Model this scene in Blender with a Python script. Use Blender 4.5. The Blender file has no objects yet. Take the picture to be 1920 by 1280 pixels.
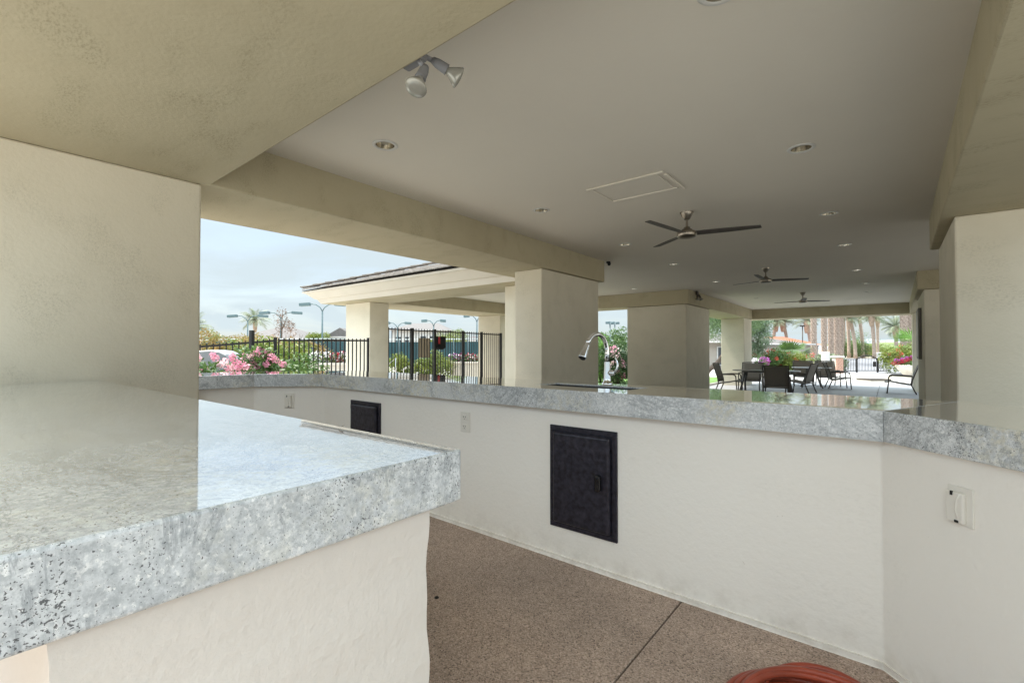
import bpy, bmesh, math, random
from mathutils import Vector, Matrix
R = math.radians
C = bpy.data.collections.new('place'); bpy.context.scene.collection.children.link(C)
sc = bpy.context.scene
random.seed(7)

# ------------------------------------------------------------------ camera
EYE = 1.4; FPX = 875.0; YAW = R(39.1); PIT = math.atan(14/875.0)
cam = bpy.data.cameras.new('camera'); co = bpy.data.objects.new('camera', cam); sc.collection.objects.link(co)
cam.sensor_width = 36; cam.lens = 36*FPX/1920; cam.clip_end = 3000; cam.clip_start = 0.02
co.location = (0, 0, EYE); co.rotation_euler = (R(90)+PIT, 0, YAW); sc.camera = co

# ------------------------------------------------------------------ sky, sun, exposure
SUN_EL = R(62); SUN_AZ = R(262)     # direction towards the sun: high on the left of the pavilion
w = bpy.data.worlds.new('World'); sc.world = w; w.use_nodes = True
nt = w.node_tree; nt.nodes.clear()
def N(t, typ, **k):
    n = t.nodes.new(typ)
    for a, b in k.items():
        if a.startswith('i_'): n.inputs[a[2:].replace('_', ' ')].default_value = b
        else: setattr(n, a, b)
    return n
sky = N(nt, 'ShaderNodeTexSky', sky_type='NISHITA', sun_disc=False, sun_elevation=SUN_EL, sun_rotation=SUN_AZ, air_density=1.0, dust_density=1.6, ozone_density=1.0)
tc = N(nt, 'ShaderNodeTexCoord')
sep = N(nt, 'ShaderNodeSeparateXYZ'); nt.links.new(tc.outputs['Generated'], sep.inputs[0])
zz = N(nt, 'ShaderNodeMath', operation='MAXIMUM'); nt.links.new(sep.outputs[2], zz.inputs[0]); zz.inputs[1].default_value = 0.0
den = N(nt, 'ShaderNodeMath', operation='ADD'); nt.links.new(zz.outputs[0], den.inputs[0]); den.inputs[1].default_value = 0.16
px = N(nt, 'ShaderNodeMath', operation='DIVIDE'); nt.links.new(sep.outputs[0], px.inputs[0]); nt.links.new(den.outputs[0], px.inputs[1])
py = N(nt, 'ShaderNodeMath', operation='DIVIDE'); nt.links.new(sep.outputs[1], py.inputs[0]); nt.links.new(den.outputs[0], py.inputs[1])
cmb = N(nt, 'ShaderNodeCombineXYZ'); nt.links.new(px.outputs[0], cmb.inputs[0]); nt.links.new(py.outputs[0], cmb.inputs[1])
cn = N(nt, 'ShaderNodeTexNoise'); cn.inputs['Scale'].default_value = 1.1; cn.inputs['Detail'].default_value = 7; cn.inputs['Roughness'].default_value = 0.55; cn.inputs['Distortion'].default_value = 0.5
nt.links.new(cmb.outputs[0], cn.inputs['Vector'])
cr = N(nt, 'ShaderNodeMapRange'); nt.links.new(cn.outputs['Fac'], cr.inputs[0]); cr.inputs[1].default_value = 0.36; cr.inputs[2].default_value = 0.58; cr.inputs[3].default_value = 0.6; cr.inputs[4].default_value = 0.98
SKYS = 0.10
mul = N(nt, 'ShaderNodeMix', data_type='RGBA', blend_type='MULTIPLY'); mul.inputs[0].default_value = 1; nt.links.new(sky.outputs[0], mul.inputs[6]); mul.inputs[7].default_value = (.86, .86, .86, 1)
# thin cloud sheet: brighter overhead than at the horizon, as a lightly overcast sky is
cz = N(nt, 'ShaderNodeMapRange'); nt.links.new(zz.outputs[0], cz.inputs[0]); cz.inputs[1].default_value = 0.22; cz.inputs[2].default_value = 0.62; cz.inputs[3].default_value = 3.55; cz.inputs[4].default_value = 17.5
cc = N(nt, 'ShaderNodeMix', data_type='RGBA', blend_type='MULTIPLY'); cc.inputs[0].default_value = 1; cc.inputs[6].default_value = (0.80, 0.935, 1.0, 1)
cv = N(nt, 'ShaderNodeCombineColor'); 
for i in range(3): nt.links.new(cz.outputs[0], cv.inputs[i])
nt.links.new(cv.outputs[0], cc.inputs[7])
mx = N(nt, 'ShaderNodeMix', data_type='RGBA'); nt.links.new(cr.outputs[0], mx.inputs[0]); nt.links.new(mul.outputs[2], mx.inputs[6]); nt.links.new(cc.outputs[2], mx.inputs[7])
bg = N(nt, 'ShaderNodeBackground'); bg.inputs[1].default_value = SKYS; nt.links.new(mx.outputs[2], bg.inputs[0])
wo = N(nt, 'ShaderNodeOutputWorld'); nt.links.new(bg.outputs[0], wo.inputs[0])
sl = bpy.data.lights.new('sun', 'SUN'); sl.energy = 3.0; sl.angle = R(8); sl.color = (1, .91, .79)
so = bpy.data.objects.new('sun', sl); sc.collection.objects.link(so)
# sky sun_rotation is measured clockwise from +Y
sd = Vector((math.sin(SUN_AZ)*math.cos(SUN_EL), math.cos(SUN_AZ)*math.cos(SUN_EL), math.sin(SUN_EL)))
so.rotation_euler = (-sd).to_track_quat('-Z', 'Y').to_euler(); so.location = (0, 0, 60)
sc.view_settings.view_transform = 'Standard'; sc.view_settings.look = 'None'; sc.view_settings.gamma = 1; sc.view_settings.use_curve_mapping = False
sc.view_settings.exposure = 1.32
sc.cycles.max_bounces = 10; sc.cycles.diffuse_bounces = 7; sc.cycles.glossy_bounces = 5

# ------------------------------------------------------------------ surveying helper: a place seen in a direction, at a distance along the view
f0 = (-math.sin(YAW), math.cos(YAW)); rt = (math.cos(YAW), math.sin(YAW))
def at(x, y, d):
    a = (x-960)/FPX; b = (640-y)/FPX; c, s = math.cos(PIT), math.sin(PIT); k = c-b*s
    rx, ry, rz = f0[0]*k+rt[0]*a, f0[1]*k+rt[1]*a, s+b*c
    t = d/k
    return Vector((rx*t, ry*t, EYE+rz*t))
def gx(x, d, z=0):
    p = at(x, 654, d); return Vector((p.x, p.y, z))
def zh(y, d): return EYE+(654-y)/FPX*d

# ------------------------------------------------------------------ objects
def empty(name, loc, label=None, cat=None, group=None, rz=0):
    o = bpy.data.objects.new(name, None); C.objects.link(o); o.location = loc; o.rotation_euler = (0, 0, rz)
    o.empty_display_size = .1
    tag(o, label, cat, group); return o
def tag(o, label=None, cat=None, group=None, kind=None):
    if label: o['label'] = label
    if cat: o['category'] = cat
    if group: o['group'] = group
    if kind: o['kind'] = kind
    return o
def link(name, me, mat=None, parent=None, world=True, smooth=False):
    """parent given and world=True: the mesh is in world coordinates and is moved into the parent's"""
    if mat and not me.materials: me.materials.append(mat)
    if smooth:
        for p in me.polygons: p.use_smooth = True
    o = bpy.data.objects.new(name, me); C.objects.link(o)
    if parent:
        o.parent = parent
        if world:
            q = Vector((0, 0, 0)); a = parent; M = Matrix.Identity(4)
            while a is not None:
                M = Matrix.LocRotScale(a.location, a.rotation_euler, a.scale) @ M; a = a.parent
            o.matrix_local = M.inverted() if False else Matrix.Identity(4)
            me.transform(M.inverted())
    return o
def copy_tree(o, parent=None, first=True):
    c = o.copy(); C.objects.link(c); c.parent = parent
    for ch in list(o.children): copy_tree(ch, c, False)
    return c
class B:
    def __init__(s): s.bm = bmesh.new()
    def prism(s, pts, z0, z1, bevel=0, seg=2):
        b = s.bm if not bevel else bmesh.new()
        a = sum(pts[i][0]*pts[(i+1) % len(pts)][1]-pts[(i+1) % len(pts)][0]*pts[i][1] for i in range(len(pts)))
        if a < 0: pts = pts[::-1]
        lo = [b.verts.new((p[0], p[1], z0)) for p in pts]; hi = [b.verts.new((p[0], p[1], z1)) for p in pts]
        b.faces.new(lo[::-1]); b.faces.new(hi)
        for i in range(len(pts)):
            j = (i+1) % len(pts); b.faces.new((lo[i], lo[j], hi[j], hi[i]))
        if bevel:
            bmesh.ops.bevel(b, geom=b.edges[:], offset=bevel, segments=seg, affect='EDGES', profile=.5, clamp_overlap=True)
            s.merge(b)
        return s
    def merge(s, b):
        me = bpy.data.meshes.new('t'); b.to_mesh(me); b.free(); s.bm.from_mesh(me); bpy.data.meshes.remove(me)
    def box(s, c, d, M=None, bevel=0, seg=2):
        b = bmesh.new(); bmesh.ops.create_cube(b, size=1)
        bmesh.ops.scale(b, vec=d, verts=b.verts)
        if bevel: bmesh.ops.bevel(b, geom=b.edges[:], offset=bevel, segments=seg, affect='EDGES', profile=.5, clamp_overlap=True)
        if M is not None: bmesh.ops.transform(b, matrix=M, verts=b.verts)
        bmesh.ops.translate(b, vec=c, verts=b.verts); s.merge(b); return s
    def tube(s, pts, r, n=8, cap=True, closed=False):
        pts = [Vector(p) for p in pts]; rs = r if isinstance(r, (list, tuple)) else [r]*len(pts)
        rings = []; up = None; L = len(pts)
        for i, p in enumerate(pts):
            if closed: t = (pts[(i+1) % L]-pts[i-1]).normalized()
            else: t = (pts[min(i+1, L-1)]-pts[max(i-1, 0)]).normalized()
            if up is None: up = t.orthogonal().normalized()
            up = (up-t*up.dot(t))
            if up.length < 1e-6: up = t.orthogonal()
            up.normalize(); sd_ = t.cross(up)
            rings.append([s.bm.verts.new(p+(up*math.cos(2*math.pi*k/n)+sd_*math.sin(2*math.pi*k/n))*rs[i]) for k in range(n)])
        m = L if closed else L-1
        for i in range(m):
            a, b = rings[i], rings[(i+1) % L]
            for k in range(n):
                s.bm.faces.new((a[k], b[k], b[(k+1) % n], a[(k+1) % n])).smooth = True
        if cap and not closed: s.bm.faces.new(rings[0]); s.bm.faces.new(rings[-1][::-1])
        return s
    def lathe(s, prof, o=(0, 0, 0), n=24, M=None, smooth=True, cap=False):
        rings = []; vs = []
        for r, z in prof:
            ring = [s.bm.verts.new((r*math.cos(2*math.pi*k/n), r*math.sin(2*math.pi*k/n), z)) for k in range(n)]
            rings.append(ring); vs += ring
        for a, b in zip(rings, rings[1:]):
            for k in range(n): s.bm.faces.new((a[k], a[(k+1) % n], b[(k+1) % n], b[k])).smooth = smooth
        if cap: s.bm.faces.new(rings[0][::-1]); s.bm.faces.new(rings[-1])
        if M is not None: bmesh.ops.transform(s.bm, matrix=M, verts=vs)
        bmesh.ops.translate(s.bm, vec=o, verts=vs); return s
    def quad(s, a, b, c, d): s.bm.faces.new([s.bm.verts.new(v) for v in (a, b, c, d)]); return s
    def mesh(s, name, mat=None):
        me = bpy.data.meshes.new(name); bmesh.ops.recalc_face_normals(s.bm, faces=s.bm.faces) if len(s.bm.faces) < 20000 else None
        s.bm.to_mesh(me); s.bm.free()
        if mat: me.materials.append(mat)
        return me
    def build(s, name, mat, parent=None, world=True): return link(name, s.mesh(name, mat), None, parent, world)

# ------------------------------------------------------------------ materials
def M_(name): 
    m = bpy.data.materials.new(name); m.use_nodes = True; return m, m.node_tree, m.node_tree.nodes['Principled BSDF']
def plain(name, col, rough=.5, metal=0, noise=0, nscale=20, bump=0, bscale=60, **k):
    m, t, p = M_(name); p.inputs['Base Color'].default_value = (*col, 1); p.inputs['Roughness'].default_value = rough; p.inputs['Metallic'].default_value = metal
    for a, b in k.items(): p.inputs[a.replace('_', ' ')].default_value = b
    if noise or bump:
        tcn = N(t, 'ShaderNodeTexCoord')
    if noise:
        n = N(t, 'ShaderNodeTexNoise'); n.inputs['Scale'].default_value = nscale; n.inputs['Detail'].default_value = 5
        t.links.new(tcn.outputs['Object'], n.inputs['Vector'])
        r = N(t, 'ShaderNodeMapRange'); t.links.new(n.outputs['Fac'], r.inputs[0]); r.inputs[1].default_value = .3; r.inputs[2].default_value = .7; r.inputs[3].default_value = 1-noise; r.inputs[4].default_value = 1+noise
        v = N(t, 'ShaderNodeHueSaturation'); v.inputs['Color'].default_value = (*col, 1); t.links.new(r.outputs[0], v.inputs['Value']); t.links.new(v.outputs[0], p.inputs['Base Color'])
    if bump:
        n = N(t, 'ShaderNodeTexNoise'); n.inputs['Scale'].default_value = bscale; n.inputs['Detail'].default_value = 4
        t.links.new(tcn.outputs['Object'], n.inputs['Vector'])
        b = N(t, 'ShaderNodeBump'); b.inputs['Strength'].default_value = bump; b.inputs['Distance'].default_value = .01
        t.links.new(n.outputs['Fac'], b.inputs['Height']); t.links.new(b.outputs[0], p.inputs['Normal'])
    return m
def stucco(name, col, col2, stain=0.0, bump=.25, patch=.8, scuff=False):
    """painted plaster: slow tone drift, blotchy dust stains, sand grain"""
    m, t, p = M_(name); p.inputs['Roughness'].default_value = .88; p.inputs['Specular IOR Level'].default_value = .25
    tcn = N(t, 'ShaderNodeTexCoord')
    n1 = N(t, 'ShaderNodeTexNoise'); n1.inputs['Scale'].default_value = patch; n1.inputs['Detail'].default_value = 6; n1.inputs['Roughness'].default_value = .6
    t.links.new(tcn.outputs['Object'], n1.inputs['Vector'])
    r1 = N(t, 'ShaderNodeMapRange'); t.links.new(n1.outputs['Fac'], r1.inputs[0]); r1.inputs[1].default_value = .35; r1.inputs[2].default_value = .68
    mix = N(t, 'ShaderNodeMix', data_type='RGBA'); mix.inputs[6].default_value = (*col, 1); mix.inputs[7].default_value = (*col2, 1); t.links.new(r1.outputs[0], mix.inputs[0])
    out = mix.outputs[2]
    if stain:
        mp = N(t, 'ShaderNodeMapping'); mp.inputs['Scale'].default_value = (1.3, 3.4, 2.5); mp.inputs['Rotation'].default_value = (0, 0, .35); t.links.new(tcn.outputs['Object'], mp.inputs[0])
        n2 = N(t, 'ShaderNodeTexNoise'); n2.inputs['Scale'].default_value = 1.4; n2.inputs['Detail'].default_value = 3; t.links.new(mp.outputs[0], n2.inputs['Vector'])
        n3 = N(t, 'ShaderNodeTexNoise'); n3.inputs['Scale'].default_value = 38; n3.inputs['Detail'].default_value = 5; n3.inputs['Roughness'].default_value = .75; t.links.new(mp.outputs[0], n3.inputs['Vector'])
        ra = N(t, 'ShaderNodeMapRange'); t.links.new(n2.outputs['Fac'], ra.inputs[0]); ra.inputs[1].default_value = .50; ra.inputs[2].default_value = .63
        rb = N(t, 'ShaderNodeMapRange'); t.links.new(n3.outputs['Fac'], rb.inputs[0]); rb.inputs[1].default_value = .47; rb.inputs[2].default_value = .66
        mm = N(t, 'ShaderNodeMath', operation='MULTIPLY'); t.links.new(ra.outputs[0], mm.inputs[0]); t.links.new(rb.outputs[0], mm.inputs[1])
        m2 = N(t, 'ShaderNodeMath', operation='MULTIPLY'); t.links.new(mm.outputs[0], m2.inputs[0]); m2.inputs[1].default_value = stain
        mx2 = N(t, 'ShaderNodeMix', data_type='RGBA'); t.links.new(m2.outputs[0], mx2.inputs[0]); t.links.new(out, mx2.inputs[6]); mx2.inputs[7].default_value = (.15, .135, .075, 1)
        out = mx2.outputs[2]
    if scuff:
        ns = N(t, 'ShaderNodeTexNoise'); ns.inputs['Scale'].default_value = 26; ns.inputs['Detail'].default_value = 2; ns.inputs['Distortion'].default_value = 1.5; t.links.new(tcn.outputs['Object'], ns.inputs['Vector'])
        rs = N(t, 'ShaderNodeMapRange'); t.links.new(ns.outputs['Fac'], rs.inputs[0]); rs.inputs[1].default_value = .785; rs.inputs[2].default_value = .81; rs.inputs[4].default_value = .5
        ge = N(t, 'ShaderNodeNewGeometry'); sx = N(t, 'ShaderNodeSeparateXYZ'); t.links.new(ge.outputs['Position'], sx.inputs[0])
        rz2 = N(t, 'ShaderNodeMapRange'); t.links.new(sx.outputs[2], rz2.inputs[0]); rz2.inputs[1].default_value = .407; rz2.inputs[2].default_value = .53; rz2.inputs[3].default_value = .6; rz2.inputs[4].default_value = 0
        nd2 = N(t, 'ShaderNodeTexNoise'); nd2.inputs['Scale'].default_value = 9; nd2.inputs['Detail'].default_value = 7; nd2.inputs['Roughness'].default_value = .7; t.links.new(tcn.outputs['Object'], nd2.inputs['Vector'])
        rd = N(t, 'ShaderNodeMapRange'); t.links.new(nd2.outputs['Fac'], rd.inputs[0]); rd.inputs[1].default_value = .45; rd.inputs[2].default_value = .75
        md = N(t, 'ShaderNodeMath', operation='MULTIPLY'); t.links.new(rz2.outputs[0], md.inputs[0]); t.links.new(rd.outputs[0], md.inputs[1])
        mm3 = N(t, 'ShaderNodeMath', operation='MAXIMUM'); t.links.new(md.outputs[0], mm3.inputs[0]); t.links.new(rs.outputs[0], mm3.inputs[1])
        mx3 = N(t, 'ShaderNodeMix', data_type='RGBA'); t.links.new(mm3.outputs[0], mx3.inputs[0]); t.links.new(out, mx3.inputs[6]); mx3.inputs[7].default_value = (.46, .39, .31, 1); out = mx3.outputs[2]
    t.links.new(out, p.inputs['Base Color'])
    nb = N(t, 'ShaderNodeTexNoise'); nb.inputs['Scale'].default_value = 55; nb.inputs['Detail'].default_value = 6; nb.inputs['Roughness'].default_value = .6; t.links.new(tcn.outputs['Object'], nb.inputs['Vector'])
    nc = N(t, 'ShaderNodeTexNoise'); nc.inputs['Scale'].default_value = 26; nc.inputs['Detail'].default_value = 4; nc.inputs['Distortion'].default_value = .6; t.links.new(tcn.outputs['Object'], nc.inputs['Vector'])
    ad = N(t, 'ShaderNodeMath', operation='MULTIPLY_ADD'); t.links.new(nc.outputs['Fac'], ad.inputs[0]); ad.inputs[1].default_value = .9; t.links.new(nb.outputs['Fac'], ad.inputs[2])
    b = N(t, 'ShaderNodeBump'); b.inputs['Strength'].default_value = bump; b.inputs['Distance'].default_value = .010
    t.links.new(ad.outputs[0], b.inputs['Height']); t.links.new(b.outputs[0], p.inputs['Normal'])
    return m
def granite(name, off=(0, 0, 0), warm=.5, speck=1.0, rough=.06, vein=.6):
    m, t, p = M_(name); L = t.links.new
    tcn = N(t, 'ShaderNodeTexCoord'); mp = N(t, 'ShaderNodeMapping'); mp.inputs['Location'].default_value = off; L(tcn.outputs['Object'], mp.inputs[0])
    P = mp.outputs[0]
    def noise(s, d=5, r=.6, dist=0, v=P):
        n = N(t, 'ShaderNodeTexNoise'); n.inputs['Scale'].default_value = s; n.inputs['Detail'].default_value = d; n.inputs['Roughness'].default_value = r; n.inputs['Distortion'].default_value = dist; L(v, n.inputs['Vector']); return n.outputs['Fac']
    def mr(x, a, b, c=0, d=1):
        n = N(t, 'ShaderNodeMapRange'); L(x, n.inputs[0])
        for i, v in enumerate((a, b, c, d)): n.inputs[i+1].default_value = v
        return n.outputs[0]
    def mix(f, a, b):
        n = N(t, 'ShaderNodeMix', data_type='RGBA'); L(f, n.inputs[0]) 
        for i, v in ((6, a), (7, b)):
            if isinstance(v, tuple): n.inputs[i].default_value = (*v, 1)
            else: L(v, n.inputs[i])
        return n.outputs[2]
    def mth(op, a, b):
        n = N(t, 'ShaderNodeMath', operation=op)
        for i, v in enumerate((a, b)):
            if isinstance(v, (int, float)): n.inputs[i].default_value = v
            else: L(v, n.inputs[i])
        return n.outputs[0]
    col = mix(mr(noise(2.2, 8, .68, 1.4), .34, .68), (.80, .81, .81), (.62, .64, .66))
    col = mix(mr(noise(110, 5, .75), .42, .62), col, (.49, .51, .52))
    col = mix(mr(noise(150, 3, .6), .56, .66), col, (.88, .88, .87))
    col = mix(mth('MULTIPLY', mr(noise(2.4, 3, .5, .3), .50, .66), mr(noise(42, 4, .7), .42, .60)), col, (.70, .66, .53)) if warm else col
    # soft darker drifts along one direction
    mp2 = N(t, 'ShaderNodeMapping'); mp2.inputs['Rotation'].default_value = (0.3, .5, R(32)); mp2.inputs['Scale'].default_value = (1.0, 3.2, 1.6); L(P, mp2.inputs[0])
    bn = noise(1.3, 8, .72, 2.2, mp2.outputs[0])
    line = mth('SUBTRACT', bn, .5); line = mth('ABSOLUTE', line, 0)
    col = mix(mth('MULTIPLY', mth('MULTIPLY', mr(line, .075, .0), mr(noise(30, 4, .7), .35, .60)), mth('MULTIPLY', vein, .75) if False else vein*.7), col, (.26, .28, .30))
    fv = noise(.9, 9, .70, 3.0, mp2.outputs[0]); fl = mth('ABSOLUTE', mth('SUBTRACT', fv, .52), 0)
    col = mix(mth('MULTIPLY', mr(fl, .022, .0), .6), col, (.24, .26, .28))
    # black mica grains: ragged, gathered in streaky clusters
    clu = mr(noise(2.6, 5, .65, 1.2, mp2.outputs[0]), .46, .66)
    g1 = noise(300, 2, .5, .2); g2 = noise(160, 3, .6, .2); g3 = noise(260, 2, .5)
    s1 = mr(mth('ADD', g1, mth('MULTIPLY', clu, .072*speck)), .66, .69)
    s2 = mr(mth('ADD', g2, mth('MULTIPLY', clu, .105*speck)), .725, .76)
    s3 = mr(g3, .66, .72, 0, .6)
    col = mix(s3, col, (.16, .17, .18))
    col = mix(mth('MULTIPLY', mth('MAXIMUM', s1, s2), .9), col, (.07, .07, .075))
    ge = N(t, 'ShaderNodeNewGeometry'); sx = N(t, 'ShaderNodeSeparateXYZ'); L(ge.outputs['True Normal'], sx.inputs[0])
    # polished on top, honed on the sawn edges
    L(mr(sx.outputs[2], .3, .8, .5, rough), p.inputs['Roughness']); L(mr(sx.outputs[2], .3, .8, .0, 1.0), p.inputs['Coat Weight']); L(mr(sx.outputs[2], .3, .8, .25, .5), p.inputs['Specular IOR Level'])
    L(col, p.inputs['Base Color']); p.inputs['IOR'].default_value = 1.7
    p.inputs['Coat Roughness'].default_value = .015; p.inputs['Coat IOR'].default_value = 1.6
    return m
def aggregate(name):
    m, t, p = M_(name); L = t.links.new; tcn = N(t, 'ShaderNodeTexCoord')
    def noise(s, d=4, r=.6):
        n = N(t, 'ShaderNodeTexNoise'); n.inputs['Scale'].default_value = s; n.inputs['Detail'].default_value = d; n.inputs['Roughness'].default_value = r; L(tcn.outputs['Object'], n.inputs['Vector']); return n.outputs['Fac']
    vo = N(t, 'ShaderNodeTexVoronoi'); vo.inputs['Scale'].default_value = 250; L(tcn.outputs['Object'], vo.inputs['Vector'])
    cr_ = N(t, 'ShaderNodeValToRGB'); e = cr_.color_ramp; e.elements[0].color = (.13, .088, .062, 1); e.elements[1].color = (.56, .43, .35, 1); e.elements[1].position = .95
    x = e.elements.new(.35); x.color = (.37, .27, .21, 1); x = e.elements.new(.12); x.color = (.26, .195, .155, 1); x = e.elements.new(.7); x.color = (.44, .33, .265, 1)
    sp = N(t, 'ShaderNodeSeparateColor'); L(vo.outputs['Color'], sp.inputs[0]); L(sp.outputs[0], cr_.inputs[0])
    mr = N(t, 'ShaderNodeMapRange'); L(noise(2.2, 5), mr.inputs[0]); mr.inputs[1].default_value = .3; mr.inputs[2].default_value = .7; mr.inputs[3].default_value = .8; mr.inputs[4].default_value = 1.18
    h = N(t, 'ShaderNodeHueSaturation'); L(cr_.outputs[0], h.inputs['Color']); L(mr.outputs[0], h.inputs['Value']); L(h.outputs[0], p.inputs['Base Color'])
    b = N(t, 'ShaderNodeBump'); b.inputs['Strength'].default_value = .5; b.inputs['Distance'].default_value = .003; L(vo.outputs['Distance'], b.inputs['Height']); L(b.outputs[0], p.inputs['Normal'])
    p.inputs['Roughness'].default_value = .7; return m
def leafmat(name, c1, c2, rough=.5, trans=.25):
    m, t, p = M_(name); L = t.links.new
    oi = N(t, 'ShaderNodeTexCoord'); n = N(t, 'ShaderNodeTexNoise'); n.inputs['Scale'].default_value = 3.5; n.inputs['Detail'].default_value = 6; L(oi.outputs['Object'], n.inputs['Vector'])
    r = N(t, 'ShaderNodeMapRange'); L(n.outputs['Fac'], r.inputs[0]); r.inputs[1].default_value = .35; r.inputs[2].default_value = .65
    x = N(t, 'ShaderNodeMix', data_type='RGBA'); L(r.outputs[0], x.inputs[0]); x.inputs[6].default_value = (*c1, 1); x.inputs[7].default_value = (*c2, 1); L(x.outputs[2], p.inputs['Base Color'])
    p.inputs['Roughness'].default_value = rough
    tr = N(t, 'ShaderNodeBsdfTranslucent'); L(x.outputs[2], tr.inputs[0]); ms = N(t, 'ShaderNodeMixShader'); ms.inputs[0].default_value = trans
    L(p.outputs[0], ms.inputs[1]); L(tr.outputs[0], ms.inputs[2]); L(ms.outputs[0], t.nodes['Material Output'].inputs[0]); return m

WALL = stucco('cream_plaster', (.70, .645, .53), (.64, .585, .465), stain=.25, bump=.17)
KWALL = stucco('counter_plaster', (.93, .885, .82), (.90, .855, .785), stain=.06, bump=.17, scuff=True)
KWALL_DIM = stucco('counter_plaster_dimmed', (.76, .70, .64), (.72, .665, .60), stain=.06, bump=.24, scuff=True)  # counter plaster again, colour darkened to offset the strong light from the opening
BEAM = stucco('tan_plaster', (.46, .405, .28), (.41, .355, .24), stain=.5, bump=.15)
CEIL = stucco('ceiling_paint', (.72, .665, .575), (.69, .635, .55), stain=.0, bump=.10)
CORN = stucco('cornice_plaster', (.62, .57, .49), (.57, .52, .44), stain=.1, bump=.15)
G1 = granite('granite_near', (0, 0, 0), 1, 1.25); G2 = granite('granite_bar', (5.6, 9.3, 3), .5, .95, vein=.45); G3 = granite('granite_corner', (7.3, 2.2, 1), 1, .9, vein=.95); G4 = granite('granite_side', (11, 5.2, .4), 1, 1.0, vein=.8)
AGG = aggregate('exposed_aggregate')
JOINT = plain('joint_filler', (.05, .042, .035), .9)
DECK = plain('pale_concrete', (.47, .45, .42), .8, noise=.06, nscale=3, bump=.1)
PAVER = plain('patio_paver', (.27, .275, .29), .55, noise=.06, nscale=2)
BLACK = plain('black_steel', (.028, .026, .038), .42, .25, noise=.55, nscale=45, bump=.2)
IRON = plain('fence_iron', (.016, .014, .014), .5, .2)
CHROME = plain('chrome', (.82, .83, .85), .07, 1)
STEEL = plain('sink_steel', (.45, .46, .47), .3, 1)
NICKEL = plain('brushed_nickel', (.33, .29, .24), .35, .9)
BLADE = plain('fan_blade', (.085, .075, .065), .55)
OUTL = plain('outlet_plastic', (.80, .76, .69), .45)
DARK = plain('dark_gap', (.01, .01, .01), .8)
HOSE = plain('red_rubber', (.30, .050, .022), .42, noise=.2, nscale=12, bump=.1, bscale=120)
BRONZE = plain('bronze_frame', (.07, .055, .045), .45, .3)
SLING = plain('sling_fabric', (.22, .195, .17), .8, noise=.15, nscale=120)
SLINGL = plain('pale_sling_fabric', (.42, .42, .42), .8)
TABLE = plain('table_metal', (.10, .095, .09), .22)
TILE = plain('roof_tile', (.27, .24, .215), .85, noise=.45, nscale=7, bump=.3)
REDTILE = plain('red_roof', (.36, .12, .07), .85, noise=.15, nscale=4)
GREYROOF = plain('grey_roof', (.13, .118, .115), .85, noise=.12, nscale=3)
HOUSE = plain('house_plaster', (.42, .37, .32), .9, noise=.05, nscale=1)
WHOUSE = plain('white_plaster', (.60, .585, .57), .9)
GLASS = plain('window_glass', (.05, .06, .07), .1)
TEAL = plain('windscreen_mesh', (.012, .05, .058), .7, noise=.2, nscale=1.2)
LAMPM = plain('lamp_green_grey', (.10, .15, .16), .5)
TERRA = plain('trough_concrete', (.62, .57, .50), .8, noise=.08, nscale=8)
BRICK = plain('brick_red', (.42, .24, .18), .85, noise=.2, nscale=6)
BARK = plain('palm_bark', (.40, .31, .25), .9, noise=.3, nscale=8, bump=.5, bscale=20)
TRUNKP = plain('slim_trunk', (.36, .27, .21), .9, noise=.2, nscale=4)
BARK2 = plain('dark_bark', (.10, .075, .06), .9, noise=.2, nscale=8)
SKIRT = plain('dry_fronds', (.42, .31, .23), .9, noise=.25, nscale=5)
GRASS = plain('lawn', (.10, .19, .035), .9, noise=.3, nscale=6)
HILLM = plain('hedge_green', (.13, .17, .06), .9, noise=.35, nscale=.5)
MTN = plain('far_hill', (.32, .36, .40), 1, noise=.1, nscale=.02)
LG = leafmat('leaf_green', (.05, .11, .025), (.12, .20, .05)); LY = leafmat('leaf_yellow_green', (.22, .25, .04), (.11, .17, .03))
LO = leafmat('leaf_olive_orange', (.20, .21, .05), (.34, .19, .07)); LD = leafmat('leaf_dark', (.025, .06, .02), (.06, .11, .035))
LB = leafmat('leaf_bright', (.10, .24, .03), (.17, .32, .06)); LP = leafmat('leaf_palm', (.16, .20, .12), (.24, .27, .17), trans=.15)
LS = leafmat('leaf_silver', (.20, .25, .15), (.30, .34, .22)); BRN = leafmat('leaf_brown', (.20, .11, .07), (.12, .08, .05))
PINK = leafmat('petal_pink', (.66, .26, .38), (.82, .50, .58), trans=.35); PINK2 = leafmat('petal_pale', (.82, .50, .55), (.88, .70, .72), trans=.35)
ORG = leafmat('petal_orange', (.60, .12, .05), (.48, .06, .05), trans=.35); WHT = leafmat('petal_white', (.85, .83, .84), (.75, .70, .78), trans=.3)
PURP = leafmat('petal_purple', (.45, .10, .50), (.30, .04, .22), trans=.3); RED = leafmat('petal_red', (.40, .02, .04), (.25, .01, .04), trans=.3)

# ------------------------------------------------------------------ ground (setting)
tag(B().quad((-1500, -1500, 0), (1500, -1500, 0), (1500, 1500, 0), (-1500, 1500, 0)).build('ground', plain('dry_ground', (.42, .37, .30), .95, noise=.15, nscale=.2)), kind='structure')
tag(B().prism([(-60, -40), (12, -40), (12, 33), (-60, 33)], -.05, .012).build('pool_deck', DECK), kind='structure')
patio = tag(B().prism([(-5.6, 2.9), (6, 2.9), (6, 23.5), (-5.6, 23.5)], -.04, .016).build('patio_floor', JOINT), kind='structure')
pv = B().box((0, 0, 0), (1.206, 1.206, .02), bevel=.003, seg=1).mesh('paver', PAVER)
for i in range(6):
    for j in range(9):
        p = link('paver', pv, None, patio, False); p.location = (-4.6+i*1.216, 13.2+j*1.216, .022)
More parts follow.
